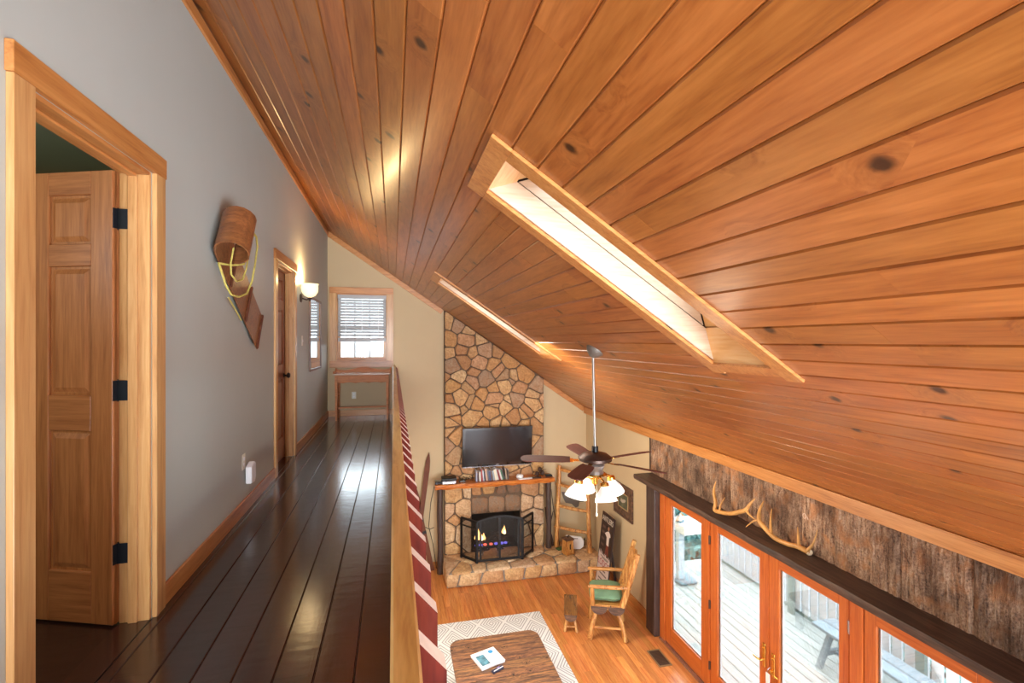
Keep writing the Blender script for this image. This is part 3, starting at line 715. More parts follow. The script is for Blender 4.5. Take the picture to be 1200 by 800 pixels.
# hearth
HY = 8.0; HZ = .25
fb('hearth_bed', MORTG, .852, HY+.02, 0, XR-.002, FY+.001, HZ-.025); fb('hearth_bed', MORTG, FX1, FY, 0, XR-.002, YB-.002, HZ-.025); 
x = .84; jl = 0
while x < XR-.1:
    wd = min(random.uniform(.2, .44), XR-.004-x)
    if XR - (x+wd) < .15: wd = XR-.004-x
    j_ = random.uniform(-.035, .035); a = [(x+.010+jl, .012), (x+wd-.010-j_, .006), (x+wd-.010+j_, HZ-.035), (x+.010-jl, HZ-.04)]; jl = -j_
    stone(fp, a, lambda u, z, h: (u, HY+.02-h, z), random.uniform(.02, .035), STONEL, .06); x += wd
reg = [(.84, HY-.005), (XR-.004, HY-.005), (XR-.004, YB-.004), (.84, YB-.004)]
hs = [s for s in seeds_in(.84, XR, HY, YB, .36, .32, .72)]
for p in cells(reg, hs, .02):
    if min(q[1] for q in p) > FY+.02 and max(q[0] for q in p) < FX1: continue
    stone(fp, p, lambda u, v, h: (u, v, HZ-.028+h), random.uniform(.022, .03), STONEL, .05)
# side of hearth (left end)
for k in range(2):
    y0 = HY+.03+k*.34
    stone(fp, [(y0, .012), (y0+.32, .012), (y0+.32, HZ-.04), (y0, HZ-.04)], lambda u, z, h: (.852-h, u, z), .02, STONEL, .05)

# gas logs
gl = thing('gas_log_set', 'burning gas logs with orange flames inside the firebox', 'fire', (1.8, 8.9, HZ+.003))
for a, b_, r in (((-.32, .06, .07), (.3, .08, .09), .05), ((-.28, -.05, .06), (.26, -.04, .07), .045), ((-.2, -.07, .1), (.1, .1, .2), .035), ((.22, -.06, .1), (-.02, .1, .19), .035)):
    MB().tube([a, tuple((p+q)/2 for p, q in zip(a, b_)), b_], [r, r*1.1, r*.9], 9).build('log', CHAR, gl, smooth=50)
gr = MB()
for x in (-.3, -.1, .1, .3): gr.box(x-.01, -.12, 0, x+.01, .12, .02)
gr.box(-.32, -.125, 0, .32, -.11, .04).build('grate', BLACK, gl)
def flame(x, y, z, s, mat):
    pr = [(.0, 0), (.055, .02), (.06, .06), (.034, .12), (.014, .17), (0, .22)]
    M = Matrix.Rotation(random.uniform(-.15, .15), 3, 'Y')
    MB().lathe([(r*s, q*s) for r, q in pr], 10, (x, y, z), M).build('flame', mat, gl, smooth=60)
flame(-.29, -.1, .17, .95, FLAME); flame(-.255, -.15, .17, .55, FLAMEC); flame(-.20, -.1, .16, .6, FLAME); flame(-.34, -.1, .18, .5, FLAME); flame(.17, -.1, .24, .7, FLAME); flame(.175, -.145, .25, .4, FLAMEC)
for x, mt in ((-.34, EMBER), (-.26, EMBER), (-.18, EMBERR), (-.07, EMBERR), (.02, EMBER), (.13, EMBER), (.2, EMBER)):
    MB().lathe([(0, -.02), (.03, -.01), (.035, .01), (0, .03)], 8, (x, -.13, .08)).build('ember', mt, gl, smooth=60)

# firescreen
fs_ = thing('fireplace_screen', 'black folding mesh firescreen with two doors on the hearth', 'firescreen', (1.78, 8.24, HZ+.001))
ox, oy = 1.78, 8.24
def scr(nm, a, b_, z1, arch, bars):
    a = Vector((a[0]-ox, a[1]-oy, 0)); b_ = Vector((b_[0]-ox, b_[1]-oy, 0)); f = MB(); N = 8; th = .035
    pts = [a + (b_-a)*(i/N) + Vector((0, 0, z1 + arch*math.sin(math.pi*i/N))) for i in range(N+1)]
    for p, q in zip(pts, pts[1:]): f.bar(p, q, .025, th)
    f.bar(a, a+Vector((0,0,z1)), .025, th, up=(b_-a).normalized()); f.bar(b_, b_+Vector((0,0,z1)), .025, th, up=(b_-a).normalized())
    f.bar(a+Vector((0,0,.04)), b_+Vector((0,0,.04)), .025, th)
    for t in bars[0]:
        p = a + (b_-a)*t; f.bar(p+Vector((0,0,.04)), p+Vector((0,0,z1+arch*math.sin(math.pi*t))), .02, .03, up=(b_-a).normalized())
    for z in bars[1]: f.bar(a+Vector((0,0,z)), b_+Vector((0,0,z)), .02, .016)
    fr = f.build(nm, BLACK, fs_)
    g = MB(); q = [a+Vector((0,0,.04)), b_+Vector((0,0,.04))] + pts[::-1]; g.add(q, [tuple(range(len(q)))]); g.build('wire_mesh', MESH, fr)
scr('centre_panel', (1.382, 8.243), (2.171, 8.221), .70, .075, ([.08, .5, .92], []))
scr('side_panel', (1.155, 8.53), (1.372, 8.25), .70, 0, ([], [.58])); scr('side_panel', (2.181, 8.228), (2.43, 8.47), .70, 0, ([], [.58]))

# mantel and its posts
mt = thing('mantel_shelf', 'live edge orange log mantel across the fireplace', 'mantel', (1.75, 8.53, 1.49))
m = MB(); N = 22; vs = []; 
for i in range(N+1):
    x = -1.06 + 2.12*i/N; w1 = .012*math.sin(i*1.7)+.01*math.sin(i*.6)
    vs += [(x, -.165+w1, .012+.008*math.sin(i*2.1)), (x, -.185+w1, .05), (x, -.16+w1, .088), (x, .165, .088), (x, .165, 0), (x, -.10, .0)]
fs = [(i*6+k, i*6+(k+1) % 6, (i+1)*6+(k+1) % 6, (i+1)*6+k) for i in range(N) for k in range(6)] + [tuple(range(5,-1,-1)), tuple(N*6+k for k in range(6))]
m.add(vs, fs); m.build('slab', MANT, mt, smooth=40)
for nm, x, y, z0, lb in (('mantel_post', .79, 8.56, 0, 'dark wooden post under the left end of the mantel'), ('mantel_post', 2.765, 8.58, HZ+.002, 'dark wooden post under the right end of the mantel')):
    p = MB(); p.tube([(0, 0, 0), (.006, .004, .5), (-.004, 0, 1.0), (0, 0, 1.488-z0)], [.055, .05, .052, .05], 8)
    tag(p.build(nm, BEAMZ, loc=(x, y, z0), smooth=50), lb, 'post')

# TV
tv = thing('television', 'black flat screen television on the stone chimney', 'television', (1.81, 8.585, 2.145)); tv.rotation_euler = (R(6), 0, 0)
MB().box(-.635, -.025, -.355, .635, .025, .36).build('bezel', TVF, tv, bevel=.008, seg=2)
MB().box(-.58, -.0275, -.285, .58, -.0245, .31).build('screen', TVS, tv)
MB().box(-.63, -.0285, -.355, .63, -.0245, -.338).build('silver_strip', SILV, tv)
MB().box(-.03, -.029, -.322, .03, -.0275, -.312).build('badge', SILV, tv)
MB().box(-.2, .025, -.15, .2, .085, .15).build('wall_mount', BLACK, tv)

# mantel things
MZ = 1.5785
bc = [(150,158,180),(70,40,40),(206,200,190),(150,60,60),(190,196,206),(60,58,70),(186,150,130),(90,90,96),(60,70,110),(110,84,70),(150,160,170),(226,220,200),(210,206,196),(126,40,44),(200,198,196),(70,110,80),(50,44,44),(150,130,110),(90,70,60)]
look = ['light blue','maroon','off-white','brick red','pale grey blue','charcoal','salmon','dark grey','navy','brown','slate grey','cream','ivory','crimson','white','green','black','tan','umber']
x = 1.40; pl_ = 0
for i, c in enumerate(bc):
    th = random.uniform(.02, .031); hgt = random.uniform(.16, .212); dp = random.uniform(.12, .15); lean = (0, 0, -.05, -.08, -.10, -.12, -.12, -.12, -.12, -.14, -.18, -.21, -.24, -.27, -.29, -.30, -.30, -.12, 0)[i]; x += max(0, .215*(math.sin(pl_)-math.sin(lean))); pl_ = lean
    bk = thing('book', 'thin %s book standing in the row on the mantel' % look[i], 'book', (x, 8.52, MZ), 0, 'books on the mantel'); bk.rotation_euler = (0, lean, 0)
    cv = plain('cover_%02d' % i, srgb(*c), .5)
    MB().box(0, -dp/2, .002, th, dp/2, hgt).build('cover', cv, bk, bevel=.0015); MB().box(.003, -dp/2+.006, hgt-.006, th-.003, dp/2-.002, hgt+.0012).build('pages', PAGE, bk)
    x += th/math.cos(lean) + .0015
bx = thing('cable_box', 'flat silver cable box at left end of the mantel', 'electronics', (.93, 8.50, MZ))
MB().box(-.115, -.10, .004, .115, .09, .052).build('case', SILV, bx, bevel=.004); MB().box(-.12, -.09, .054, .13, .1, .10).build('lid', BLACK, bx, bevel=.006)
for x_ in (-.09, .09): MB().box(x_-.012, -.08, 0, x_+.012, .07, .005).build('foot', BLACK, bx)
mo = tag(MB().box(-.07, -.07, 0, .07, .07, .05).build('modem', TVF, loc=(.76, 8.50, MZ), bevel=.008), 'small black modem left of the silver cable box', 'electronics')
tag(MB().box(-.05, -.05, 0, .06, .06, .035).build('media_player', TVF, loc=(1.16, 8.52, MZ), bevel=.006), 'small black player right of the silver cable box', 'electronics')
cb = MB()
for i in range(5): cb.tube([(1.12+.06*i, 8.62, MZ+.006), (1.15+.05*i, 8.57+.02*math.sin(i), MZ+.05+.02*(i % 2)), (1.2+.05*i, 8.62, MZ+.02), (1.26+.04*i, 8.6, MZ+.008)], .006, 6)
tag(cb.build('cable_tangle', CORD), 'tangle of black cables behind the books on the mantel', 'cable')
ti = thing('white_case', 'rounded white plastic case right of the mantel books', 'case', (2.20, 8.50, MZ))
MB().lathe([(.0, 0), (.05, .0), (.062, .02), (.062, .05), (.045, .068), (0, .07)], 18).build('body', WHITE, ti, smooth=50)
ti2 = tag(MB().box(-.13, -.03, 0, .13, .03, .016).build('remote_control', WHITE, loc=(2.28, 8.42, MZ), rot=(0, 0, R(8)), bevel=.006), 'white remote control lying at front of the mantel', 'remote')
tag(MB().box(-.11, -.026, 0, .11, .026, .018).build('remote_control', TVF, loc=(2.47, 8.45, MZ), rot=(0, 0, R(-12)), bevel=.006), 'black remote control beside the white one on the mantel', 'remote')
pc = thing('pine_cone_sprig', 'dark sprig with pine cones near right end of the mantel', 'decoration', (2.60, 8.56, MZ))
for x, y, z in ((-.06, 0, .0), (.05, .03, 0), (0, .02, .07)):
    MB().lathe([(0, 0), (.03, .01), (.042, .035), (.032, .065), (0, .09)], 8, (x, y, z)).build('cone', TWIG, pc, smooth=10)
tw = MB(); tw.tube([(-.12, 0, .02), (0, .0, .08), (.07, .02, .16)], [.006, .005, .003], 5).tube([(0, 0, .08), (-.05, .02, .17)], [.005, .003], 5).tube([(.03, 0, .1), (.12, .02, .11)], [.005, .003], 5); tw.build('twig', TWIG, pc)
tag(MB().box(-.06, -.05, 0, .06, .05, .03).build('mantel_tray', BLACK, loc=(2.74, 8.5, MZ), bevel=.006), 'small black tray at far right end of the mantel', 'tray')

# skis left of fireplace
for lb, a, b_ in (('old brown wooden ski leaning with its tip up against the wall', (.34, 8.52, .003), (.615, 8.765, 2.06)), ('second wooden ski crossing behind, its foot beside the mantel post', (.66, 8.70, .003), (.36, 8.745, 1.5))):
    a, b_ = Vector(a), Vector(b_); d = b_-a; k = MB(); L = d.length
    prof = [(0, .04), (.04, .045), (.5, .036), (.86, .046), (.93, .036), (.98, .014), (1.0, .003)]
    xx = Vector((1, 0, 0)); xx = (xx - d.normalized()*xx.dot(d.normalized())).normalized(); nn = d.normalized().cross(xx)
    vs = []
    for t, hw in prof:
        c = d*t
        for s_, e in ((-1, -.007), (1, -.007), (1, .007), (-1, .007)): vs.append(c + xx*(s_*hw) + nn*e)
    k.add(vs, [(i*4+j, i*4+(j+1) % 4, (i+1)*4+(j+1) % 4, (i+1)*4+j) for i in range(6) for j in range(4)] + [(3,2,1,0), (24,25,26,27)])
    sk = thing('ski', lb, 'ski', a); k.build('plank_body', SKI, sk)
    c = d*.45; MB().bar(c-xx*.04, c+xx*.04, .05, .03, up=nn).build('binding', BLACK, sk)
cb = MB(); cb.tube([(.70, 8.64, 1.53), (.64, 8.70, 1.2), (.60, 8.66, .8), (.68, 8.72, .45), (.74, 8.72, .03), (.8, 8.72, .008)], .007, 6).tube([(.55, 8.76, .75), (.62, 8.72, .72), (.70, 8.74, .74)], .006, 6)
tag(cb.build('power_cord', CORD), 'black cord hanging beside the left mantel post', 'cord')

# corner ladder
la = thing('log_ladder', 'rustic peeled log ladder leaning in the corner by the hearth', 'ladder', (3.14, 8.36, HZ+.004))
A0, B0 = Vector((-.225, .215, 0)), Vector((.265, -.185, 0))
A1, B1 = A0 + Vector((.10, .115, 1.46)), B0 + Vector((-.0, .14, 1.42))
for p, q in ((A0, A1), (B0, B1)):
    mid = (p+q)/2 + Vector((.006, .004, 0)); MB().tube([p, p*.6+q*.4, mid*.4+q*.6, q], [.042, .037, .038, .033], 9).build('rail_pole', LOG, la, smooth=50)
for t in (.24, .50, .76, .95):
    p, q = A0.lerp(A1, t), B0.lerp(B1, t); d = (q-p).normalized(); p = p - d*.05; q = q + d*.04; MB().tube([p, p.lerp(q, .5)+Vector((0,0,-.008)), q], [.028, .033, .026], 8).build('rung', LOGY, la, smooth=50)
# plaque, white box, birdhouse, branch, cords
pq = MB(); poly = [(-.24,.18),(.0,.15),(.22,.15),(.24,.0),(.2,-.04),(.12,-.03),(.1,-.12),(.04,-.14),(-.04,-.06),(-.16,-.03),(-.2,.05)]
pq.prism(poly, -.006, .006, lambda a, b, h: (a, h, b))
tag(pq.build('metal_plaque', GREYM, loc=(3.33, YB-.009, 1.0)), 'dark grey cut-out plaque hanging behind the ladder', 'plaque')
wp = thing('white_console', 'white rounded console standing behind the wooden box', 'console', (3.19, 8.40, HZ+.004), R(-18))
q = [(-.15, 0), (.11, 0), (.17, .05), (.18, .15), (.13, .22), (-.15, .24)]
x_ = MB(); x_.prism(q, -.03, .03, lambda a, b, h: (a, h, b+.005)); x_.build('shell', WHITE, wp, bevel=.012, seg=2)
lt_ = MB().box(-.11, -.0325, .195, .07, -.0305, .205); lt_.build('dark_line', LETG, wp)
bh = thing('wooden_lantern_box', 'square little wooden box with bark lid on the hearth', 'box', (3.015, 8.245, HZ+.004), R(14))
x_ = MB(); x_.add([(-.082,-.082,0),(.082,-.082,0),(.082,.082,0),(-.082,.082,0),(-.07,-.07,.25),(.07,-.07,.25),(.07,.07,.25),(-.07,.07,.25)], [(0,3,2,1),(4,5,6,7),(0,1,5,4),(1,2,6,5),(2,3,7,6),(3,0,4,7)]); x_.build('body', LOG, bh, bevel=.006)
MB().box(-.085, -.085, .25, .085, .085, .278).build('lid', LOGD, bh, bevel=.006); MB().box(-.085, -.085, .015, .085, -.076, .035).build('bottom_band', LOGY, bh)
MB().box(-.008, -.083, .10, .008, -.074, .19).build('slot', SOOT, bh); MB().tube([(0, 0, .275), (.005, 0, .31), (.03, 0, .32)], .006, 6).build('wire_handle', BLACK, bh)
br = MB(); br.tube([(2.86, 8.62, HZ+.005), (2.84, 8.64, .42), (2.77, 8.68, .6), (2.74, 8.70, .95)], [.022, .02, .014, .01], 7).tube([(2.80, 8.665, .55), (2.86, 8.67, .78), (2.89, 8.68, .88)], [.014, .011, .006], 6)
tag(br.build('forked_branch', TWIG, smooth=50), 'dark forked branch beside right mantel post', 'branch')
tag(MB().box(-.06, -.05, 0, .07, .05, .03).build('green_adapter', plain('adapter_green', srgb(58,84,44), .5), loc=(2.93, 8.44, HZ+.004), rot=(0, 0, .3), bevel=.01), 'little dark green adapter lying by the ladder foot', 'adapter')
cb = MB(); cb.tube([(2.95, 8.5, HZ+.01), (3.1, 8.52, HZ+.012), (3.3, 8.42, HZ+.012), (3.42, 8.45, HZ+.04), (3.46, 8.55, HZ+.12), (3.44, 8.6, HZ+.02), (3.36, 8.5, HZ+.012)], .008, 6).tube([(2.88, 8.78, 1.25), (2.92, 8.77, .9), (2.98, 8.74, .6), (3.0, 8.66, .3), (2.98, 8.6, HZ+.01)], .006, 6)
tag(cb.build('corner_cord', CORD), 'black cord coiled behind the ladder on the hearth', 'cord')

# ---------------------------------------------------------------- leaning sign and picture
sg = thing('standing_sign', 'tall black and white printed sign leaning by the armchair', 'sign', (3.30, 7.46, .004))
SW, SHt = .46, 1.17; ex = Vector((0, -1, 0)); ez = Vector((.14, 0, SHt)).normalized(); en = ex.cross(ez)
def sf(u, v, h=0): return tuple(ex*u + ez*v - en*h)
face = 1 if (ex.cross(ez)).x > 0 else -1
def sb(nm, mat, u0, v0, u1, v1, h0, h1): 
    x = MB(); x.prism([(u0, v0), (u1, v0), (u1, v1), (u0, v1)], h0, h1, lambda a, b, h: tuple(ex*a + ez*b - en*(h*face))); return x.build(nm, mat, sg)
sb('board', SIGNB, -.23, 0, .23, SHt, -.018, 0); sb('lower_field', SIGNW, -.212, .015, .212, .50, 0, .0015); sb('upper_field', SIGNB, -.212, .50, .212, SHt-.015, 0, .0015)
pk = MB()
for i in range(9):
    u = -.21+.047*i; pk.prism([(u, .49), (u+.047, .49), (u+.024, .49+random.uniform(.03, .09))], .0012, .002, lambda a, b, h: tuple(ex*a + ez*b - en*(h*face)))
pk.build('torn_edge', SIGNW, sg)
def text(body, size, u, v, mat, nm, par, M, stretch=1.0):
    c = bpy.data.curves.new(nm, 'FONT'); c.body = body; c.size = size; c.align_x = 'CENTER'; c.align_y = 'CENTER'; c.extrude = .0008
    t = bpy.data.objects.new(nm, c); COL.objects.link(t); bpy.context.view_layer.update()
    me = bpy.data.meshes.new_from_object(t.evaluated_get(bpy.context.evaluated_depsgraph_get())); bpy.data.objects.remove(t)
    me.materials.append(mat); o = bpy.data.objects.new(nm, me); COL.objects.link(o); o.parent = par
    o.matrix_local = M @ Matrix.Translation((u, v, 0)) @ Matrix.Diagonal((1, stretch, 1, 1)); return o
Ms = Matrix((( ex.x, ez.x, -en.x*face, -en.x*face*.003), (ex.y, ez.y, -en.y*face, -en.y*face*.003), (ex.z, ez.z, -en.z*face, -en.z*face*.003), (0,0,0,1)))
text('ANTLERS', .098, 0, 1.08, LETW, 'heading_text', sg, Ms, 1.25); text('LODGE', .125, 0, .375, REDL, 'lodge_text', sg, Ms, 1.2)
ln = MB()
for v0, ww, uu in ((.478, .15, .02), (.457, .11, .03)): ln.prism([(uu-ww, v0-.007), (uu+ww, v0-.007), (uu+ww, v0+.007), (uu-ww, v0+.007)], .0015, .0022, lambda a, b, h: tuple(ex*a + ez*b - en*(h*face)))
for v0, ww, uu in ((.27, .10, .0), (.21, .13, .02), (.12, .09, -.05), (.07, .12, -.02)): ln.prism([(uu-ww, v0-.012), (uu+ww, v0-.012), (uu+ww, v0+.012), (uu-ww, v0+.012)], .0015, .0022, lambda a, b, h: tuple(ex*a + ez*b - en*(h*face)))
ln.build('small_print', LETG, sg)
l2 = MB()
for v0 in (.95, .86, .76, .66): l2.prism([(-.17, v0-.02), (-.06, v0-.02), (-.06, v0+.02), (-.17, v0+.02)], .0015, .0022, lambda a, b, h: tuple(ex*a + ez*b - en*(h*face)))
l2.build('faded_block', plain('faded_brown', srgb(96,74,64), .6), sg)
def pf(nm, mat, poly): x = MB(); x.prism(poly, .0015, .0025, lambda a, b, h: tuple(ex*a + ez*b - en*(h*face))); return x.build(nm, mat, sg)
pf('printed_shirt', SHIRT, [(-.06, .86), (.0, .9), (.07, .93), (.13, .9), (.15, .86), (.11, .84), (.11, .70), (.03, .70), (.02, .82)])
pf('printed_trousers', plain('print_rust', srgb(120,56,40), .6), [(.03, .70), (.11, .70), (.12, .54), (.08, .54), (.07, .64), (.05, .54), (.01, .54)])
pf('printed_head', SKIN, [(.06+.03*math.cos(k*.785), .965+.034*math.sin(k*.785)) for k in range(8)])
MB().bar((.12, 0, 1.0), (.27, 0, .0), .04, .02, up=(0, 1, 0)).build('rear_strut', SIGNB, sg)
# framed picture
pi = thing('framed_picture', 'rustic framed picture of wildlife on beige wall', 'picture', (XR-.001, 7.215, 1.47))
x_ = MB(); W2, H2_ = .325, .26
for r in ((-W2, -H2_, W2, -H2_+.03), (-W2, H2_-.03, W2, H2_), (-W2, -H2_+.03, -W2+.03, H2_-.03), (W2-.03, -H2_+.03, W2, H2_-.03)): x_.box(-.03, r[0], r[1], 0, r[2], r[3])
x_.build('outer_frame', LOGD, pi, bevel=.003)
MB().box(-.012, -W2+.03, -H2_+.03, -.004, W2-.03, H2_-.03).build('bark_mat', plain('bark_mat', srgb(96,70,52), .8, noise=.6, nscale=18, bump=.6), pi)
x_ = MB(); a, b_ = .175, .125
for r in ((-a, -b_, a, -b_+.014), (-a, b_-.014, a, b_), (-a, -b_, -a+.014, b_), (a-.014, -b_, a, b_)): x_.box(-.022, r[0], r[1], -.012, r[2], r[3])
x_.build('inner_frame', plain('inner_gold', srgb(176,146,104), .5), pi)
MB().box(-.016, -a+.014, -b_+.014, -.012, a-.014, b_-.014).build('print', plain('print_olive', srgb(96,96,74), .6, noise=.4, nscale=10), pi)
x_ = MB(); x_.prism([(-.09, -.02), (-.03, -.04), (.06, -.01), (.1, .03), (.05, .035), (-.02, .02), (-.07, .03)], -.0175, -.016, lambda p, q, h: (h, -p, q)); x_.build('printed_animal', plain('print_pale', srgb(176,160,140), .6), pi)

# ---------------------------------------------------------------- fan
FXc, FYc = 1.815, 4.235
fn_ = thing('ceiling_fan', 'five blade brown ceiling fan with four glass shades on long rod', 'fan', (FXc, FYc, 2.95))
zc = czX(FXc)-2.95
MB().lathe([(.085, .0), (.085, -.012), (.06, -.045), (.02, -.075), (0, -.078)], 22, (0.035*.0, 0, zc), Matrix.Rotation(TH, 3, 'Y')).build('canopy', GREYM, fn_, smooth=40)
MB().tube([(-.02, 0, zc-.03), (0, 0, .07)], .0125, 12).build('down_rod', STEEL, fn_, smooth=60)
MB().lathe([(.03, .10), (.03, .05), (.05, .045)], 16).build('rod_collar', BLACK, fn_, smooth=40)
MB().lathe([(.045, .05), (.11, .035), (.155, .0), (.155, -.025), (.10, -.05)], 28).build('motor_housing', BRONZE, fn_, smooth=35)
MB().lathe([(.075, -.05), (.09, -.07), (.07, -.12), (.082, -.145), (.085, -.165), (.03, -.17)], 24).build('light_fitter', STEEL, fn_, smooth=40)
MB().lathe([(.1, -.146), (.115, -.155), (.1, -.166), (.03, -.175), (.03, -.24), (.012, -.26), (0, -.262)], 24).build('brass_hub', BRASS, fn_, smooth=40)
for k in range(5):
    a = R(174 - 13.5 + 72*k)
    Mb = Matrix.Rotation(a, 4, 'Z') @ Matrix.Translation((0, 0, -.03)) @ Matrix.Rotation(R(-12), 4, 'X')
    arm = MB(); arm.bar((.10, 0, 0), (.22, 0, -.004), .035, .008).bar((.20, 0, -.004), (.27, 0, -.002), .075, .006)
    mk('blade_arm', arm.mesh('blade_arm', BRASS, bevel=.002), fn_, Mb)
    b = MB(); out = [(.23, -.055), (.30, -.064), (.50, -.070), (.63, -.068), (.67, -.055), (.69, -.02), (.69, .02), (.67, .055), (.63, .068), (.50, .070), (.30, .064), (.23, .055)]
    b.prism(out, 0, .008, lambda p, q, h: (p, q, h)); mk('blade', b.mesh('blade', BLADE, bevel=.0015), fn_, Mb)
shp = [(.032, .0), (.036, -.012), (.052, -.035), (.075, -.065), (.092, -.10), (.102, -.13), (.1, -.131), (.089, -.10), (.072, -.064), (.048, -.034), (.03, -.012), (.0, -.004)]
for k in range(4):
    a = R(20 + 90*k - 13.5); c_, s_ = math.cos(a), math.sin(a)
    am = MB(); am.tube([(.03*c_, .03*s_, -.20), (.09*c_, .09*s_, -.165), (.15*c_, .15*s_, -.18), (.17*c_, .17*s_, -.205)], .008, 8).build('shade_arm', BRASS, fn_, smooth=60)
    Mt = Matrix.Rotation(a, 3, 'Z') @ Matrix.Rotation(R(-14), 3, 'Y')
    MB().lathe([(.01, .03), (.038, .02), (.042, -.004), (.03, -.012)], 18, (.17*c_, .17*s_, -.215), Mt).build('shade_cap', BRASS, fn_, smooth=40)
    MB().shell(shp, 24, (.17*c_, .17*s_, -.222), Mt).build('glass_shade', SHADE, fn_, smooth=60)
    point('fan_bulb', (FXc+.185*c_, FYc+.185*s_, 2.95-.40), 11, (1, .84, .62), .05)
MB().tube([(.012, -.012, -.25), (.012, -.012, -.52)], .0022, 6).lathe([(0, -.51), (.008, -.52), (.01, -.535), (0, -.55)], 8, (.012, -.012, 0)).build('pull_chain', IVORY, fn_)

# ---------------------------------------------------------------- right wall: bark, shelf, post, antlers
YE = 6.37; y = YE; i = 0; Z0b, Z1b = 2.155, 2.66
while y > -1.5:
    wd = random.choice((.34, .46, .55, .62)); nx_, nz = int(wd/.018), 16; g = MB(); vs = []
    ph = [random.uniform(0, 6) for _ in range(4)]; pr = random.uniform(.004, .014)
    for a in range(nx_+1):
        for b_ in range(nz+1):
            u = wd*a/nx_; v = (Z1b-Z0b)*b_/nz
            d = pr + .006*abs(math.sin(u*95+ph[0]+.8*math.sin(v*9+ph[1]))) + .004*math.sin(u*40+ph[2]+v*5) + random.uniform(-.003, .003)
            if a in (0, nx_): d = 0
            vs.append((-max(d, .001), -u, v))
    g.add(vs, [(a*(nz+1)+b_, a*(nz+1)+b_+1, (a+1)*(nz+1)+b_+1, (a+1)*(nz+1)+b_) for a in range(nx_) for b_ in range(nz)])
    g.build('bark_panel', BARK, wr, loc=(XR-.002, y, Z0b)); y -= wd; i += 1
MB().box(XR-.012, YE, 2.16, XR, YE+.02, 2.655).build('corner_strip', BEAMZ, wr)
ring = MB(); ring.tube([(XR-.036, 3.63+.017*math.cos(t*.52), 2.47+.022*math.sin(t*.52)) for t in range(13)], .004, 5, cap=False).tube([(XR-.036, 3.60, 2.475), (XR-.036, 3.59, 2.45)], .004, 5); ring.build('chalk_mark', plain('chalk', srgb(222,196,172), .9), wr)
bs = thing('door_shelf', 'dark plank shelf running above the patio doors', 'shelf', (3.445, 2.4, 2.155))
m = MB(); N = 40; vs = []; YA, YZ = 6.33-2.4, -1.4-2.4
for i in range(N+1):
    yy = YA + (YZ-YA)*i/N; e = .005*math.sin(i*1.9)+.004*math.sin(i*4.1)
    vs += [(-.145+e, yy, -.002), (-.15+e, yy, -.035), (-.142+e*.6, yy, -.066), (.143, yy, -.066), (.143, yy, 0)]
m.add(vs, [(i*5+k, i*5+(k+1) % 5, (i+1)*5+(k+1) % 5, (i+1)*5+k) for i in range(N) for k in range(5)] + [(0,1,2,3,4), tuple(N*5+k for k in (4,3,2,1,0))]); m.build('plank_slab', BEAM, bs, smooth=40)
tag(MB().box(-.06, -.115, 0, .075, .115, 2.088).build('door_post', BEAMZ, loc=(3.51, 6.145, 0), bevel=.012, seg=2), 'dark square timber post left of the patio doors', 'post')

def antler(name, label, beam, br_, tines, burr=False):
    o = Vector(beam[0]); rt = thing(name, label, 'antler', o)
    def loc(ps): return [Vector(p)-o for p in ps]
    def smooth(ps):
        ps = loc(ps); out = []
        for i in range(len(ps)-1):
            p0 = ps[max(i-1, 0)]; p1 = ps[i]; p2 = ps[i+1]; p3 = ps[min(i+2, len(ps)-1)]
            for t in (0, .33, .66): out.append(.5*((2*p1) + (p2-p0)*t + (2*p0-5*p1+4*p2-p3)*t*t + (3*p1-p0-3*p2+p3)*t**3))
        return out + [ps[-1]]
    p = smooth(beam); r = [br_[0]+(br_[1]-br_[0])*i/(len(p)-1) for i in range(len(p))]
    if isinstance(br_[2], list):
        r = []
        for i in range(len(p)):
            t = i/(len(p)-1)*(len(br_[2])-1); k = min(int(t), len(br_[2])-2); r.append(br_[2][k]+(br_[2][k+1]-br_[2][k])*(t-k))
    MB().tube(p, r, 9).build('main_beam', ANT, rt, smooth=60)
    for t in tines:
        q = smooth(t); MB().tube(q, [.016-.013*i/(len(q)-1) for i in range(len(q))], 8).build('tine', ANT, rt, smooth=60)
    if burr: MB().lathe([(0, -.012), (.026, -.01), (.03, 0), (.024, .012), (0, .014)], 10, (0, 0, 0), Matrix.Rotation(R(90), 3, 'X')).build('burr', ANTW, rt, smooth=50)
antler('antler', 'left shed antler lying on shelf over patio doors', [(3.45,4.718,2.484),(3.44,4.734,2.403),(3.42,4.711,2.347),(3.4,4.655,2.269),(3.38,4.64,2.2),(3.38,4.554,2.205),(3.38,4.386,2.247),(3.39,4.241,2.317),(3.40,4.186,2.353),(3.43,4.156,2.421),(3.47,4.139,2.475)], (.01, .01, [.004,.012,.016,.019,.023,.022,.021,.022,.02,.013,.004]), [[(3.38,4.558,2.215),(3.4,4.571,2.278),(3.43,4.54,2.363)], [(3.4,4.186,2.346),(3.4,4.12,2.314),(3.4,4.048,2.3)]])
antler('antler', 'right shed antler with pale sawn end on shelf over patio doors', [(3.53,3.552,2.181),(3.51,3.578,2.191),(3.49,3.641,2.199),(3.48,3.723,2.185),(3.46,3.812,2.185),(3.44,3.875,2.204),(3.43,3.937,2.237),(3.42,3.986,2.275),(3.42,4.029,2.302),(3.46,4.07,2.378),(3.52,4.084,2.462)], (.01, .01, [.025,.024,.022,.022,.021,.022,.022,.024,.022,.015,.004]), [[(3.42,4.029,2.298),(3.39,4.068,2.282),(3.36,4.136,2.203)], [(3.44,3.897,2.229),(3.49,3.961,2.323),(3.54,4.0,2.412)], [(3.49,3.625,2.203),(3.53,3.675,2.284),(3.55,3.703,2.347)], [(3.51,3.559,2.192),(3.53,3.512,2.276),(3.55,3.489,2.399)]], True)

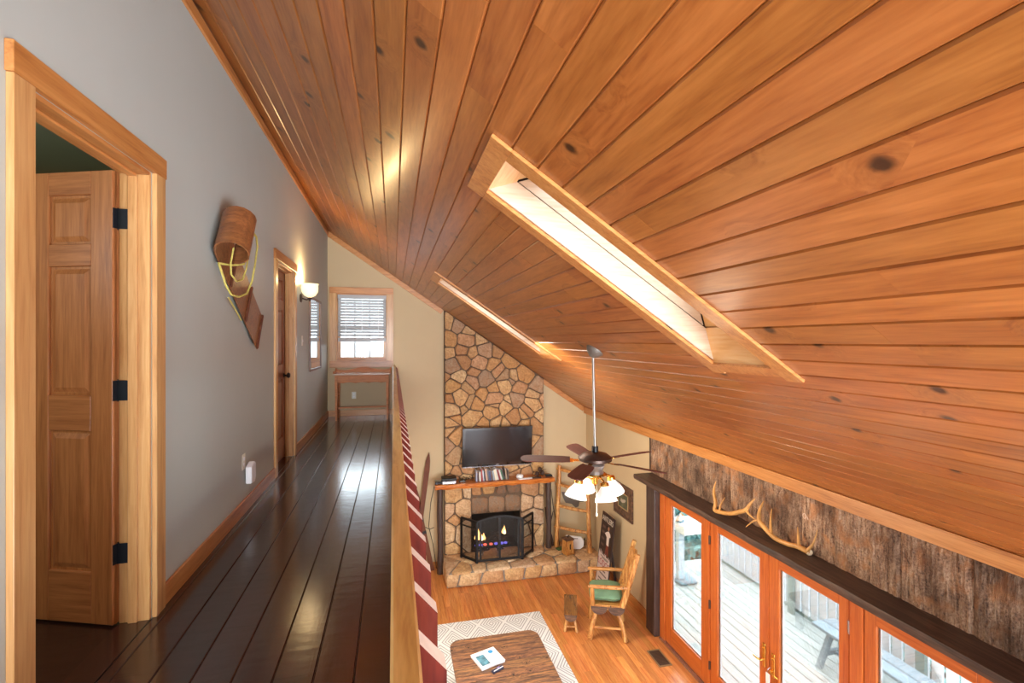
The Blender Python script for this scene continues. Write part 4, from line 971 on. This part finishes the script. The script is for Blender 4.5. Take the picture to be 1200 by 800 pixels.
# patio door units
GZ0, GZ1 = .25, 1.87
def unit(name, label, g0, g1, l, r):
    """glass y range g0..g1, leaf from l to r (y)"""
    rt = thing(name, label, 'door', (3.563, (l+r)/2, 0), kind='structure'); yc = (l+r)/2
    def b(nm, mat, y0, z0, y1, z1, x0=-.022, x1=.022, bev=.004): return MB().box(x0, y0-yc, z0, x1, y1-yc, z1).build(nm, mat, rt, bevel=bev)
    b('stile', PATIO, l, .02, g0, 1.985); b('stile', PATIO, g1, .02, r, 1.985)
    b('top_rail', PATIOY, g0, GZ1, g1, 1.985); b('bottom_rail', PATIOY, g0, .02, g1, GZ0)
    b('glass_pane', GLASS, g0, GZ0, g1, GZ1, .0, .005, 0)
    x = MB(); e = .014
    for y0, z0, y1, z1 in ((g0, GZ0, g0+e, GZ1), (g1-e, GZ0, g1, GZ1), (g0+e, GZ0, g1-e, GZ0+e), (g0+e, GZ1-e, g1-e, GZ1)): x.box(.006, y0-yc, z0, .02, y1-yc, z1)
    x.build('glazing_bead', WHITE, rt)
    return rt, b, yc
u1 = unit('door_3', 'leftmost fixed glass patio panel in orange wood frame', 5.12, 5.764, 5.0, 5.90)
u2 = unit('door_4', 'left leaf of the glass french doors', 4.168, 4.819, 4.045, 4.945)
u3 = unit('door_5', 'right leaf of the glass french doors with keys in lock', 3.274, 3.913, 3.18, 4.040)
u4 = unit('door_6', 'rightmost fixed glass patio panel in orange wood frame', 2.293, 2.954, 2.17, 3.05)
for u, yh, zs in ((u2, 4.953, (.3, 1.0, 1.74)), (u3, 3.172, (.3, 1.0, 1.74))):
    for z in zs: MB().tube([(-.03, yh-u[2], z-.05), (-.03, yh-u[2], z+.05)], .009, 8).box(-.026, yh-u[2]-.018, z-.048, -.022, yh-u[2]+.018, z+.048).build('hinge', BRONZE if u is u2 else SILV, u[0])
m = MB().box(3.528, 4.95, .0, 3.60, 4.995, 1.99).box(3.528, 3.055, 0, 3.60, 3.165, 1.99).box(3.534, 4.035, .02, 3.5405, 4.052, 1.985)
tag(m.build('trim_5', PATIO, bevel=.003), 'orange wood mullions between the patio doors', 'trim', kind='structure')
m = MB().box(3.525, 5.905, 0, 3.595, 6.018, 1.99)
tag(m.build('trim_6', PATIO, bevel=.003), 'orange side casing next to the dark timber post', 'trim', kind='structure')
tag(MB().box(3.525, 2.1, 1.992, 3.59, 6.018, 2.086).build('trim_7', PATIOY, bevel=.003), 'orange head casing below the dark shelf', 'trim', kind='structure')
tag(MB().box(3.50, 2.17, 0, 3.70, 6.0, .018).build('trim_8', SILV), 'metal threshold under the patio doors', 'trim', kind='structure')
def handle(u, y, z, key):
    rt, b, yc = u
    pl = MB().box(-.034, y-yc-.02, z-.10, -.022, y-yc+.02, z+.13).build('handle_plate', BRASS, rt, bevel=.006, seg=2)
    s_ = 1 if not key else -1
    MB().tube([(-.03, y-yc, z-.03), (-.065, y-yc, z-.03), (-.075, y-yc+.03*s_, z-.03), (-.07, y-yc+.10*s_, z-.038)], [.01, .009, .008, .006], 8).build('lever', BRASS, pl, smooth=50)
    MB().lathe([(.013, 0), (.013, .01), (0, .012)], 12, (-.034, y-yc, z+.08), Matrix.Rotation(R(-90), 3, 'Y')).build('lock_cylinder', BRASS, pl, smooth=40)
handle(u2, 4.10, .93, False); handle(u3, 3.978, .90, True)
ky = thing('key_fob', 'keys with white paper tag hanging from the french door lock', 'keys', (3.485, 3.985, .90))
MB().tube([(.02, 0, .0), (-.004, .006, -.02), (0, .01, -.05)], .004, 6).build('key_ring', SILV, ky); MB().box(-.003, -.018, -.17, .003, .03, -.055).build('paper_tag', WHITE, ky, bevel=.001)

# ---------------------------------------------------------------- armchair, cushion, stool
ch = thing('log_armchair', 'rustic peeled log armchair with leaning slatted back beside the sign', 'chair', (2.90, 6.35, 0), R(-22))
for x0, x1 in ((-.225, -.005), (.005, .225)):
    r = (x1-x0)/2; c = (x0+x1)/2; x_ = MB()
    poly = [(c + r*math.cos(math.pi*k/9+math.pi), .445 + .9*r*math.sin(math.pi*k/9+math.pi)) for k in range(10)] + [(x1, .46), (x0, .46)]
    x_.prism(poly, -.27, .27, lambda a, b, h: (a, h, b), 0)
    o = x_.build('seat_slab', [LOGD], ch, smooth=40)
MB().box(-.225, -.271, .452, .225, -.262, .475).box(-.225, -.262, .4605, .225, .27, .475).build('seat_top', LOGY, ch, bevel=.004)
def pole(nm, pts, r, mat=LOG, n=9): return MB().tube(pts, r, n).build(nm, mat, ch, smooth=50)
for sy in (-1, 1):
    pole('leg', [(-.15, sy*.2, .38), (-.2, sy*.235, .2), (-.24, sy*.26, .005)], [.03, .032, .036]); pole('leg', [(.13, sy*.2, .38), (.19, sy*.235, .2), (.235, sy*.26, .005)], [.03, .032, .036])
    pole('stretcher', [(-.215, sy*.243, .16), (.205, sy*.243, .16)], [.018, .018], LOGY)
    pole('back_post', [(.19, sy*.245, .465), (.30, sy*.25, .82), (.40, sy*.24, 1.17)], [.043, .038, .034])
    pole('arm', [(-.26, sy*.265, .715), (0, sy*.27, .72), (.295, sy*.262, .725)], [.024, .028, .024], LOGY)
    pole('arm_post', [(-.2, sy*.255, .465), (-.21, sy*.262, .715)], [.034, .028])
pole('stretcher', [(-.2, -.24, .2), (-.2, .24, .2)], [.018, .018]); pole('top_rail', [(.365, -.25, 1.06), (.385, 0, 1.12), (.365, .25, 1.06)], [.026, .03, .026]); pole('lower_rail', [(.235, -.24, .60), (.235, .24, .60)], [.024, .024])
for k in range(4):
    y_ = -.15+.1*k; pole('back_spindle', [(.235, y_, .60), (.31, y_+.01, .85), (.375, y_*.9, 1.10)], [.016, .017, .014])
cu = MB(); N = 12; vs = []
for side in (1, -1):
    for i in range(N+1):
        for j in range(N+1):
            u, v = i/N*2-1, j/N*2-1; e = max(0, (1-abs(u)**4)*(1-abs(v)**4)); vs.append((u*.225*(1-.05*v*v), v*.235*(1-.05*u*u), side*(.068*e**.5 + .008*math.sin(5*u+side)*e) + .078))
Q = (N+1)**2
fs = []
for i in range(N):
    for j in range(N):
        a = i*(N+1)+j; fs.append((a, a+N+1, a+N+2, a+1)); fs.append((Q+a, Q+a+1, Q+a+N+2, Q+a+N+1))
cu.add(vs, fs)
cs = tag(cu.build('seat_cushion', GREENC, loc=(2.88, 6.36, .47), rot=(0, 0, R(-22)), smooth=70), 'thick sage green cushion on the log armchair seat', 'cushion')

so = thing('log_stool', 'small half log stool with glossy top left of the armchair', 'stool', (2.47, 6.64, 0), R(-20))
x_ = MB(); x_.prism([(.085*math.cos(math.pi*k/8+math.pi), .225+.07*math.sin(math.pi*k/8+math.pi)) for k in range(9)] + [(.09, .245), (-.09, .245)], -.27, .27, lambda a, b, h: (a, h, b)); x_.build('seat_slab', LOGD, so, smooth=40)
MB().box(-.092, -.272, .2455, .092, .272, .256).build('glossy_top', wood('stool_top', srgb(118,74,34), srgb(150,104,52), srgb(70,40,18), 'y', 2, 9, .5, .15, .8, 0, .05, kscale=6), so, bevel=.004)
for sx_, sy in ((-1,-1),(1,-1),(-1,1),(1,1)): MB().tube([(sx_*.045, sy*.2, .19), (sx_*.085, sy*.245, .003)], [.018, .021], 8).build('leg', LOG, so, smooth=50)
MB().tube([(-.075, -.235, .07), (.075, -.235, .07)], .011, 7).build('stretcher', LOGY, so); MB().tube([(-.075, .235, .07), (.075, .235, .07)], .011, 7).build('stretcher', LOGY, so)

# ---------------------------------------------------------------- rug, table, book, remote, vent
tag(MB().box(-.95, -1.55, 0, .95, 1.55, .012).build('area_rug', RUG, loc=(1.165, 5.45, .001), bevel=.003), 'off-white rug with grey concentric diamonds under the coffee table', 'rug')
ct = thing('coffee_table', 'low rustic plank coffee table with rounded corners', 'table', (1.185, 4.95, .013))
X0, X1, Y0, Y1, rr = -.54, .54, -.92, .92, .13
out = []
for cx_, cy_, a0 in ((X1-rr, Y1-rr, 0), (X0+rr, Y1-rr, 90), (X0+rr, Y0+rr, 180), (X1-rr, Y0+rr, 270)):
    for k in range(7): a = R(a0+15*k); out.append((cx_+rr*math.cos(a), cy_+rr*math.sin(a)))
y = Y0; 
while y < Y1-.02:
    wd = min(random.choice((.11, .13, .15)), Y1-y)
    if Y1-(y+wd) < .06: wd = Y1-y
    p = clip(clip(out, 0, 1, y+wd-.0025), 0, -1, -(y+.0025)); yc = sum(q[1] for q in p)/len(p); t = random.uniform(.0, .004)
    x_ = MB(); x_.prism([(a, b-yc) for a, b in p], .395, .432+t, lambda a, b, h: (a, b, h)); x_.build('top_board', RUSTIC, ct, bevel=.003, loc=(0, yc, 0)); y += wd
MB().box(X0+.08, Y0+.08, .33, X1-.08, Y1-.08, .3945).build('apron', RUSTIC, ct, bevel=.003)
for sx_ in (-1, 1):
    for sy in (-1, 1): MB().box(sx_*.42-.04, sy*.78-.04, 0, sx_*.42+.04, sy*.78+.04, .33).build('leg', BEAMZ, ct, bevel=.005)
bo = thing('magazine_book', 'white softcover book with blue picture on the coffee table', 'book', (1.03, 5.415, .4495), R(18))
MB().box(-.145, -.135, 0, .145, .135, .024).build('pages', PAGE, bo, bevel=.002); MB().box(-.148, -.138, .0242, .148, .138, .028).build('cover', plain('cover_white', srgb(238,236,242), .35, coat=.3), bo)
MB().box(-.12, -.105, .0281, -.02, .075, .0286).build('cover_photo', plain('photo_teal', srgb(90,140,160), .4, noise=.7, nscale=22), bo)
MB().lathe([(0, .0281), (.03, .0281), (.03, .0288), (0, .0288)], 20, (.075, .075, 0)).build('blue_disc', plain('disc_blue', srgb(50,140,196), .4), bo)
x_ = MB()
for k in range(4): x_.box(.03, -.02-.025*k, .0281, .12-.02*(k % 2), -.013-.025*k, .0285)
x_.build('faint_lines', plain('line_grey', srgb(196,196,204), .5), bo)
rm = thing('eyeglass_case', 'dark slim case with a white stripe beside the white book', 'case', (1.10, 5.215, .4495), R(28))
MB().box(-.075, -.024, 0, .075, .024, .022).build('case_body', plain('navy_case', srgb(38,40,66), .4), rm, bevel=.008, seg=2); MB().box(-.06, -.016, .0222, .07, -.006, .0235).build('stripe', WHITE, rm); MB().box(.0, .004, .0222, .035, .014, .0232).build('lilac_mark', plain('lilac', srgb(150,140,210), .5), rm)
vt = thing('floor_register', 'brown metal floor vent near the patio threshold', 'vent', (3.285, 5.62, .001), R(-1))
x_ = MB()
for r in ((-.09, -.165, .09, -.145), (-.09, .145, .09, .165), (-.09, -.145, -.072, .145), (.072, -.145, .09, .145)): x_.box(r[0], r[1], 0, r[2], r[3], .006)
x_.build('frame', plain('register_brass', srgb(150,126,92), .45, .5), vt); MB().box(-.072, -.145, 0, .072, .145, .002).build('duct_dark', REGD, vt)
lm = MB().box(-.072, -.004, .002, .072, .004, .005).mesh('louvre', REG)
for k in range(14): mk('louvre', lm, vt, Matrix.Translation((0, -.135+.0207*k, 0)))

# ---------------------------------------------------------------- hall wall things
tb = thing('toboggan', 'wooden toboggan with curled front mounted on the hall wall', 'toboggan', (XL+.004, 3.32, 4.56))
al = Vector((0, .843, -.538)); ac = Vector((0, .538, .843)); ax = Vector((1, 0, 0))     # along, across (up), off the wall
def tf(s, c, h): return tuple(al*s + ac*c + ax*h)
prof = [(1.12, .02), (.9, .018), (.6, .018), (.3, .018), (.10, .018)]
rc = .098
for k in range(0, 13):
    a = R(-90 - k*23.5); prof.append((.0 + rc*math.cos(a)*1.05,   .018 + rc + rc*math.sin(a)))
x_ = MB(); slats = 4
for j in range(slats):
    c0, c1 = .304*j/slats + .001, .304*(j+1)/slats - .001; vs = []
    for i, (s, h) in enumerate(prof):
        if i == 0: d = Vector((prof[1][0]-s, prof[1][1]-h))
        elif i == len(prof)-1: d = Vector((s-prof[i-1][0], h-prof[i-1][1]))
        else: d = Vector((prof[i+1][0]-prof[i-1][0], prof[i+1][1]-prof[i-1][1]))
        d.normalize(); nn = Vector((d.y, -d.x))*.008
        vs += [tf(s, c0, h), tf(s, c1, h), tf(s+nn.x, c1, h+nn.y), tf(s+nn.x, c0, h+nn.y)]
    b = MB(); b.add(vs, [(i*4+k, i*4+(k+1) % 4, (i+1)*4+(k+1) % 4, (i+1)*4+k) for i in range(len(prof)-1) for k in range(4)] + [(3,2,1,0), tuple((len(prof)-1)*4+k for k in range(4))]); b.build('slat', SLED, tb, smooth=40)
for s in (.32, .72, 1.09): MB().bar(tf(s, -.006, .033), tf(s, .31, .033), .026, .013, up=ax).build('cross_bar', SKI, tb, bevel=.004)
for s in (.32, .72, 1.09): MB().bar(tf(s, .05, .005), tf(s, .25, .005), .03, .008, up=ax).build('wall_spacer', SKI, tb)
e = prof[-1]; MB().bar(tf(e[0]+.005, -.02, e[1]), tf(e[0]+.005, .32, e[1]), .018, .018, up=ax).build('curl_bar', SKI, tb)
rp = MB()
rp.tube([(0.046, -0.002, -0.07), (0.056, 0.027, -0.128), (0.076, 0.024, -0.196), (0.096, 0.056, -0.249), (0.116, 0.137, -0.255), (0.126, 0.278, -0.221), (0.136, 0.36, -0.13), (0.146, 0.396, -0.013), (0.156, 0.418, 0.118), (0.166, 0.351, 0.175), (0.176, 0.242, 0.177)], .007, 6)
rp.tube([(0.106, 0.069, 0.044), (0.106, 0.014, -0.059), (0.106, 0.022, -0.127), (0.116, 0.095, -0.162), (0.126, 0.187, -0.137), (0.126, 0.264, -0.06), (0.136, 0.273, 0.022)], .0055, 6)
rp.tube([(0.031, 0.227, -0.254), (0.031, 0.375, -0.325), (0.031, 0.504, -0.391)], .005, 5).tube([(0.046, -0.013, -0.066), (0.096, 0.064, -0.065), (0.146, 0.135, -0.046), (0.176, 0.242, 0.173)], .007, 5)
rp.build('yellow_rope', YROPE, tb, smooth=60)

sc = thing('wall_sconce', 'lit glass bowl sconce beyond the far hall door', 'lamp', (XL, 6.30, 4.62))
MB().lathe([(.0, .0), (.05, 0), (.055, .012), (.03, .02), (0, .022)], 18, (0, 0, -.08), Matrix.Rotation(R(90), 3, 'Y')).build('back_plate', BRONZE, sc, smooth=40)
MB().tube([(.01, 0, -.08), (.07, 0, -.10), (.105, 0, -.085)], .009, 8).build('arm', BRONZE, sc, smooth=50); MB().lathe([(0, -.12), (.012, -.11), (.016, -.09), (.04, -.075), (.0, -.07)], 14, (.105, 0, 0)).build('finial', BRONZE, sc, smooth=40)
MB().shell([(.02, -.07), (.062, -.05), (.09, -.01), (.098, .04), (.094, .072), (.104, .09), (.098, .088), (.088, .07), (.092, .04), (.083, -.008), (.056, -.044), (.0, -.064)], 24, (.105, 0, 0)).build('glass_bowl', SCON, sc, smooth=60)
point('sconce_bulb', (XL+.105, 6.30, 4.74), 24, (1, .68, .32), .04)
mi = thing('wall_mirror', 'narrow framed mirror on hall wall past the sconce', 'mirror', (XL+.001, 7.40, 4.12))
a, b_ = .47, .47
MB().box(.008, -a, -b_, .012, a, b_).build('mirror_glass', MIRROR, mi); x_ = MB()
for r in ((-a-.03, -b_-.03, a+.03, -b_), (-a-.03, b_, a+.03, b_+.03), (-a-.03, -b_, -a, b_), (a, -b_, a+.03, b_)): x_.box(0, r[0], r[1], .022, r[2], r[3])
x_.build('frame', plain('mirror_frame', srgb(120,92,76), .4), mi, bevel=.003); MB().box(0, -a, -b_, .008, a, b_).build('backing', DARKBK, mi)
sw = thing('light_switch', 'small white light switch below the sconce', 'switch', (XL, 6.40, 4.03))
MB().box(0, -.036, -.06, .005, .036, .06).build('plate', IVORY, sw, bevel=.002); MB().box(.005, -.01, -.014, .012, .01, .014).build('toggle', WHITE, sw)
def outlet(name, label, loc, rz):
    o = thing(name, label, 'outlet', loc, rz); MB().box(0, -.036, -.058, .005, .036, .058).build('plate', IVORY, o, bevel=.002)
    for z in (-.022, .022): MB().lathe([(.014, .005), (.014, .008), (0, .0085)], 12, (0, 0, z), Matrix.Rotation(R(90), 3, 'Y')).build('socket', WHITE, o)
    return o
outlet('wall_outlet', 'ivory outlet above the baseboard under the white plug-in', (XL, 4.0, 3.13), 0)
outlet('wall_outlet', 'ivory outlet under the small desk', (-.655, YB, 3.10), R(-90))
ng = tag(MB().prism([(-.05, -.075), (.045, -.085), (.075, -.05), (.07, .06), (.04, .075), (-.05, .05)], .01, .055, lambda p, q, h: (h, p, q)).build('plug_in_freshener', WHITE, loc=(XL, 4.06, 3.035), bevel=.01, seg=2), 'white plug-in device in the hall outlet', 'device')

dk = thing('small_desk', 'small wooden desk with two drawers under the hall window', 'desk', (-.49, 8.44, LZ))
DT = .755
MB().box(-.45, -.21, DT-.022, .45, .23, DT).build('desk_top', plain('desk_top_reflect', srgb(206,180,160), .25, coat=.4, noise=.06, nscale=6), dk, bevel=.004)  # whitish reflection put into the top's pale colour
MB().box(-.40, -.175, DT-.135, .40, .2, DT-.022).build('apron', DESK, dk, bevel=.002)
sc_ = MB(); pts = [(-.40, DT-.135)] + [(-.40+.8*k/24, DT-.155+.014*abs(math.cos(k*math.pi/6))*1.0) for k in range(25)] + [(.40, DT-.135)]
sc_.prism(pts, -.178, -.162, lambda p, q, h: (p, h, q)); sc_.build('scalloped_skirt', DESK, dk)
for x0, x1 in ((-.375, -.01), (.01, .375)):
    d_ = MB().box(x0, -.185, DT-.118, x1, -.172, DT-.034).build('drawer', DESK, dk, bevel=.003); MB().lathe([(.008, 0), (.006, .01), (.013, .018), (.01, .026), (0, .028)], 12, ((x0+x1)/2, -.185, DT-.076), Matrix.Rotation(R(90), 3, 'X')).build('knob', DESK, d_, smooth=40)
for sx_ in (-1, 1):
    for y_ in (-.16, .19):
        x_ = MB(); a = .022; c = sx_*.395; x_.add([(c-a*.65, y_-a*.65, 0), (c+a*.65, y_-a*.65, 0), (c+a*.65, y_+a*.65, 0), (c-a*.65, y_+a*.65, 0), (c-a, y_-a, .62), (c+a, y_-a, .62), (c+a, y_+a, .62), (c-a, y_+a, .62), (c-a, y_-a, DT-.023), (c+a, y_-a, DT-.023), (c+a, y_+a, DT-.023), (c-a, y_+a, DT-.023)], [(0,3,2,1),(8,9,10,11)]+[(k*4+i, k*4+(i+1) % 4, k*4+4+(i+1) % 4, k*4+4+i) for k in range(2) for i in range(4)]); x_.build('leg', DESK, dk)
    MB().box(sx_*.395-.012, -.14, .17, sx_*.395+.012, .17, .205).build('side_stretcher', DESK, dk); 
    x_ = MB(); c = sx_*.44; x_.prism([(-.16, DT), (.23, DT), (.23, DT+.07), (.1, DT+.03), (-.1, DT+.028), (-.16, DT+.04)], c-.008, c+.008, lambda p, q, h: (h, p, q)); x_.build('end_gallery', DESK, dk)
MB().box(-.39, -.0, .175, .39, .03, .2).build('stretcher', DESK, dk)
x_ = MB(); pts = [(-.43, DT), (.43, DT)] + [(.43-.86*k/30, DT+.05+.02*math.cos((k-15)/15*math.pi*1.5)+.015*(1-abs(k-15)/15)) for k in range(31)]
x_.prism(pts, .212, .228, lambda p, q, h: (p, h, q)); x_.build('back_gallery', DESK, dk)

# ---------------------------------------------------------------- outside
DZ = -.05
dkk = tag(MB().box(XR+.14, 1.0, DZ-.2, 6.0, 8.05, DZ-.03).build('deck', DECKG), 'bleached wooden deck outside the patio doors', 'deck', kind='structure')
x = XR+.21
while x < 6.0:
    for a, b in ((1.0, 4.4), (4.41, 8.1)):
        plank(dkk, b-a, .134, .03, .004, .0, DECK, Matrix.Translation((x, (a+b)/2, DZ)) @ RY, 'deck_board')
    x += .142
rl = thing('deck_railing', 'white picket railing along outer edge of the deck', 'railing', (5.86, 4.5, DZ))
pm = MB().box(-.012, -.056, .10, .012, .056, 1.0).mesh('picket', DECKW)
y = 8.0
while y > 1.2: mk('picket', pm, rl, Matrix.Translation((-.03, y-4.5, 0))); y -= .148
MB().box(-.015, 1.1-4.5, .03, .02, 8.1-4.5, .10).build('bottom_rail', DECKG, rl); MB().box(-.06, 1.1-4.5, 1.0, .06, 8.1-4.5, 1.04).build('top_rail', DECKW, rl); MB().box(-.016, 1.1-4.5, .84, .022, 8.1-4.5, .92).build('upper_rail', DECKG, rl)
for y in (8.0, 6.16, 4.3, 2.4): MB().box(-.09, y-4.5-.05, 0.002, -.043, y-4.5+.05, 1.06).build('rail_post', DECKG, rl)
bn = thing('deck_bench', 'long weathered bench standing on the deck', 'bench', (5.36, 4.55, DZ))
for x_ in (-.09, .09): MB().box(x_-.085, -.68, .46, x_+.085, .64, .50).build('seat_board', BENCHM, bn, bevel=.006)
for y_ in (.45, -.48):
    f = MB().bar((-.06, y_, .46), (-.20, y_+.05, 0.003), .07, .05, up=(0,1,0)).build('leg', BENCHM, bn); f = MB().bar((.06, y_, .46), (.20, y_+.05, 0.003), .07, .05, up=(0,1,0)).build('leg', BENCHM, bn); MB().box(-.15, y_+.0, .17, .15, y_+.05, .22).build('cross_piece', BENCHM, bn)
MB().box(-.02, -.46, .18, .02, .45, .21).build('long_stretcher', BENCHM, bn)
gp = thing('pedestal_stand', 'pale pedestal with side shelf at far end of the deck', 'stand', (4.80, 7.42, DZ))
MB().box(-.17, -.16, .002, .17, .16, .06).build('base', BENCHM, gp, bevel=.02); MB().box(-.13, -.05, .06, -.02, .05, .90).build('column', plain('pale_blue_metal', srgb(196,208,218), .5), gp, bevel=.006)
MB().box(-.14, -.22, .86, .22, .22, 1.02).build('shelf_box', plain('stand_white', srgb(236,236,236), .5), gp, bevel=.01); MB().lathe([(.0, 1.02), (.07, 1.02), (.075, 1.06), (.0, 1.16)], 14, (-.08, 0, 0)).build('knob', plain('stand_blue', srgb(90,120,140), .5), gp, smooth=30)
gd = tag(MB().box(-60, -8, -3.2, 70, 60, -3.0).build('ground', plain('forest_floor', srgb(66,78,72), .9, noise=.4, nscale=1)), 'hazy wooded ground below the deck', 'ground', kind='structure')
hl = MB(); N = 40; vs = []  # hill added to cover bright sky in the lower hall pane
for i in range(N+1):
    x = -40+80*i/N; h = 4.5 + .35*math.sin(i*1.3) + .25*math.sin(i*2.9)
    vs += [(x, 38, -3), (x, 42, h*.55), (x, 46, h), (x, 60, h*.9)]
hl.add(vs, [(i*4+k, i*4+k+1, i*4+k+5, i*4+k+4) for i in range(N) for k in range(3)])
tag(hl.build('added_hill', plain('added_hill_grey', srgb(104,108,108), .95, noise=.3, nscale=.6), smooth=60), 'low grey hill added to block bright sky at the hall window', 'hill', kind='structure')
def shrub(label, loc, r, h, mat, n, seed):
    rd = random.Random(seed); rt = thing('tree', label, 'tree', loc, 0, 'trees beyond the deck')
    MB().tube([(0, 0, 0), (.1, 0, h*.5), (0, .1, h*.9)], [.12, .09, .04], 7).build('trunk', TWIG, rt)
    b = MB()
    for _ in range(n):
        d = Vector((rd.gauss(0,1), rd.gauss(0,1), rd.gauss(0,1))).normalized()*(rd.random()**.4); p = Vector((d.x*r, d.y*r, h*.62 + d.z*h*.42)); s = rd.uniform(.05, .13)
        q = Euler((rd.uniform(0,6), rd.uniform(0,6), rd.uniform(0,6))).to_matrix(); b.add([p+q@Vector(v) for v in ((-s,0,0),(0,-s*.5,0),(s,0,0),(0,s*.5,.02))], [(0,1,2,3)])
    tag(b.build('foliage', mat, rt), kind='stuff')
shrub('nearest hazy leafy tree past the far deck end', (6.0, 10.4, -3), 1.5, 4.2, LEAF, 2600, 1)
shrub('dark leafy tree further out beyond the deck', (11.5, 16.5, -3), 2.2, 5.5, LEAF2, 2600, 2)
shrub('pale leafy tree beyond the white deck pickets', (9.8, 7.0, -3), 1.8, 4.5, LEAF, 2200, 3)
shrub('broad leafy tree straight behind the pedestal', (8.9, 13.2, -3), 1.7, 4.0, LEAF2, 2400, 4)
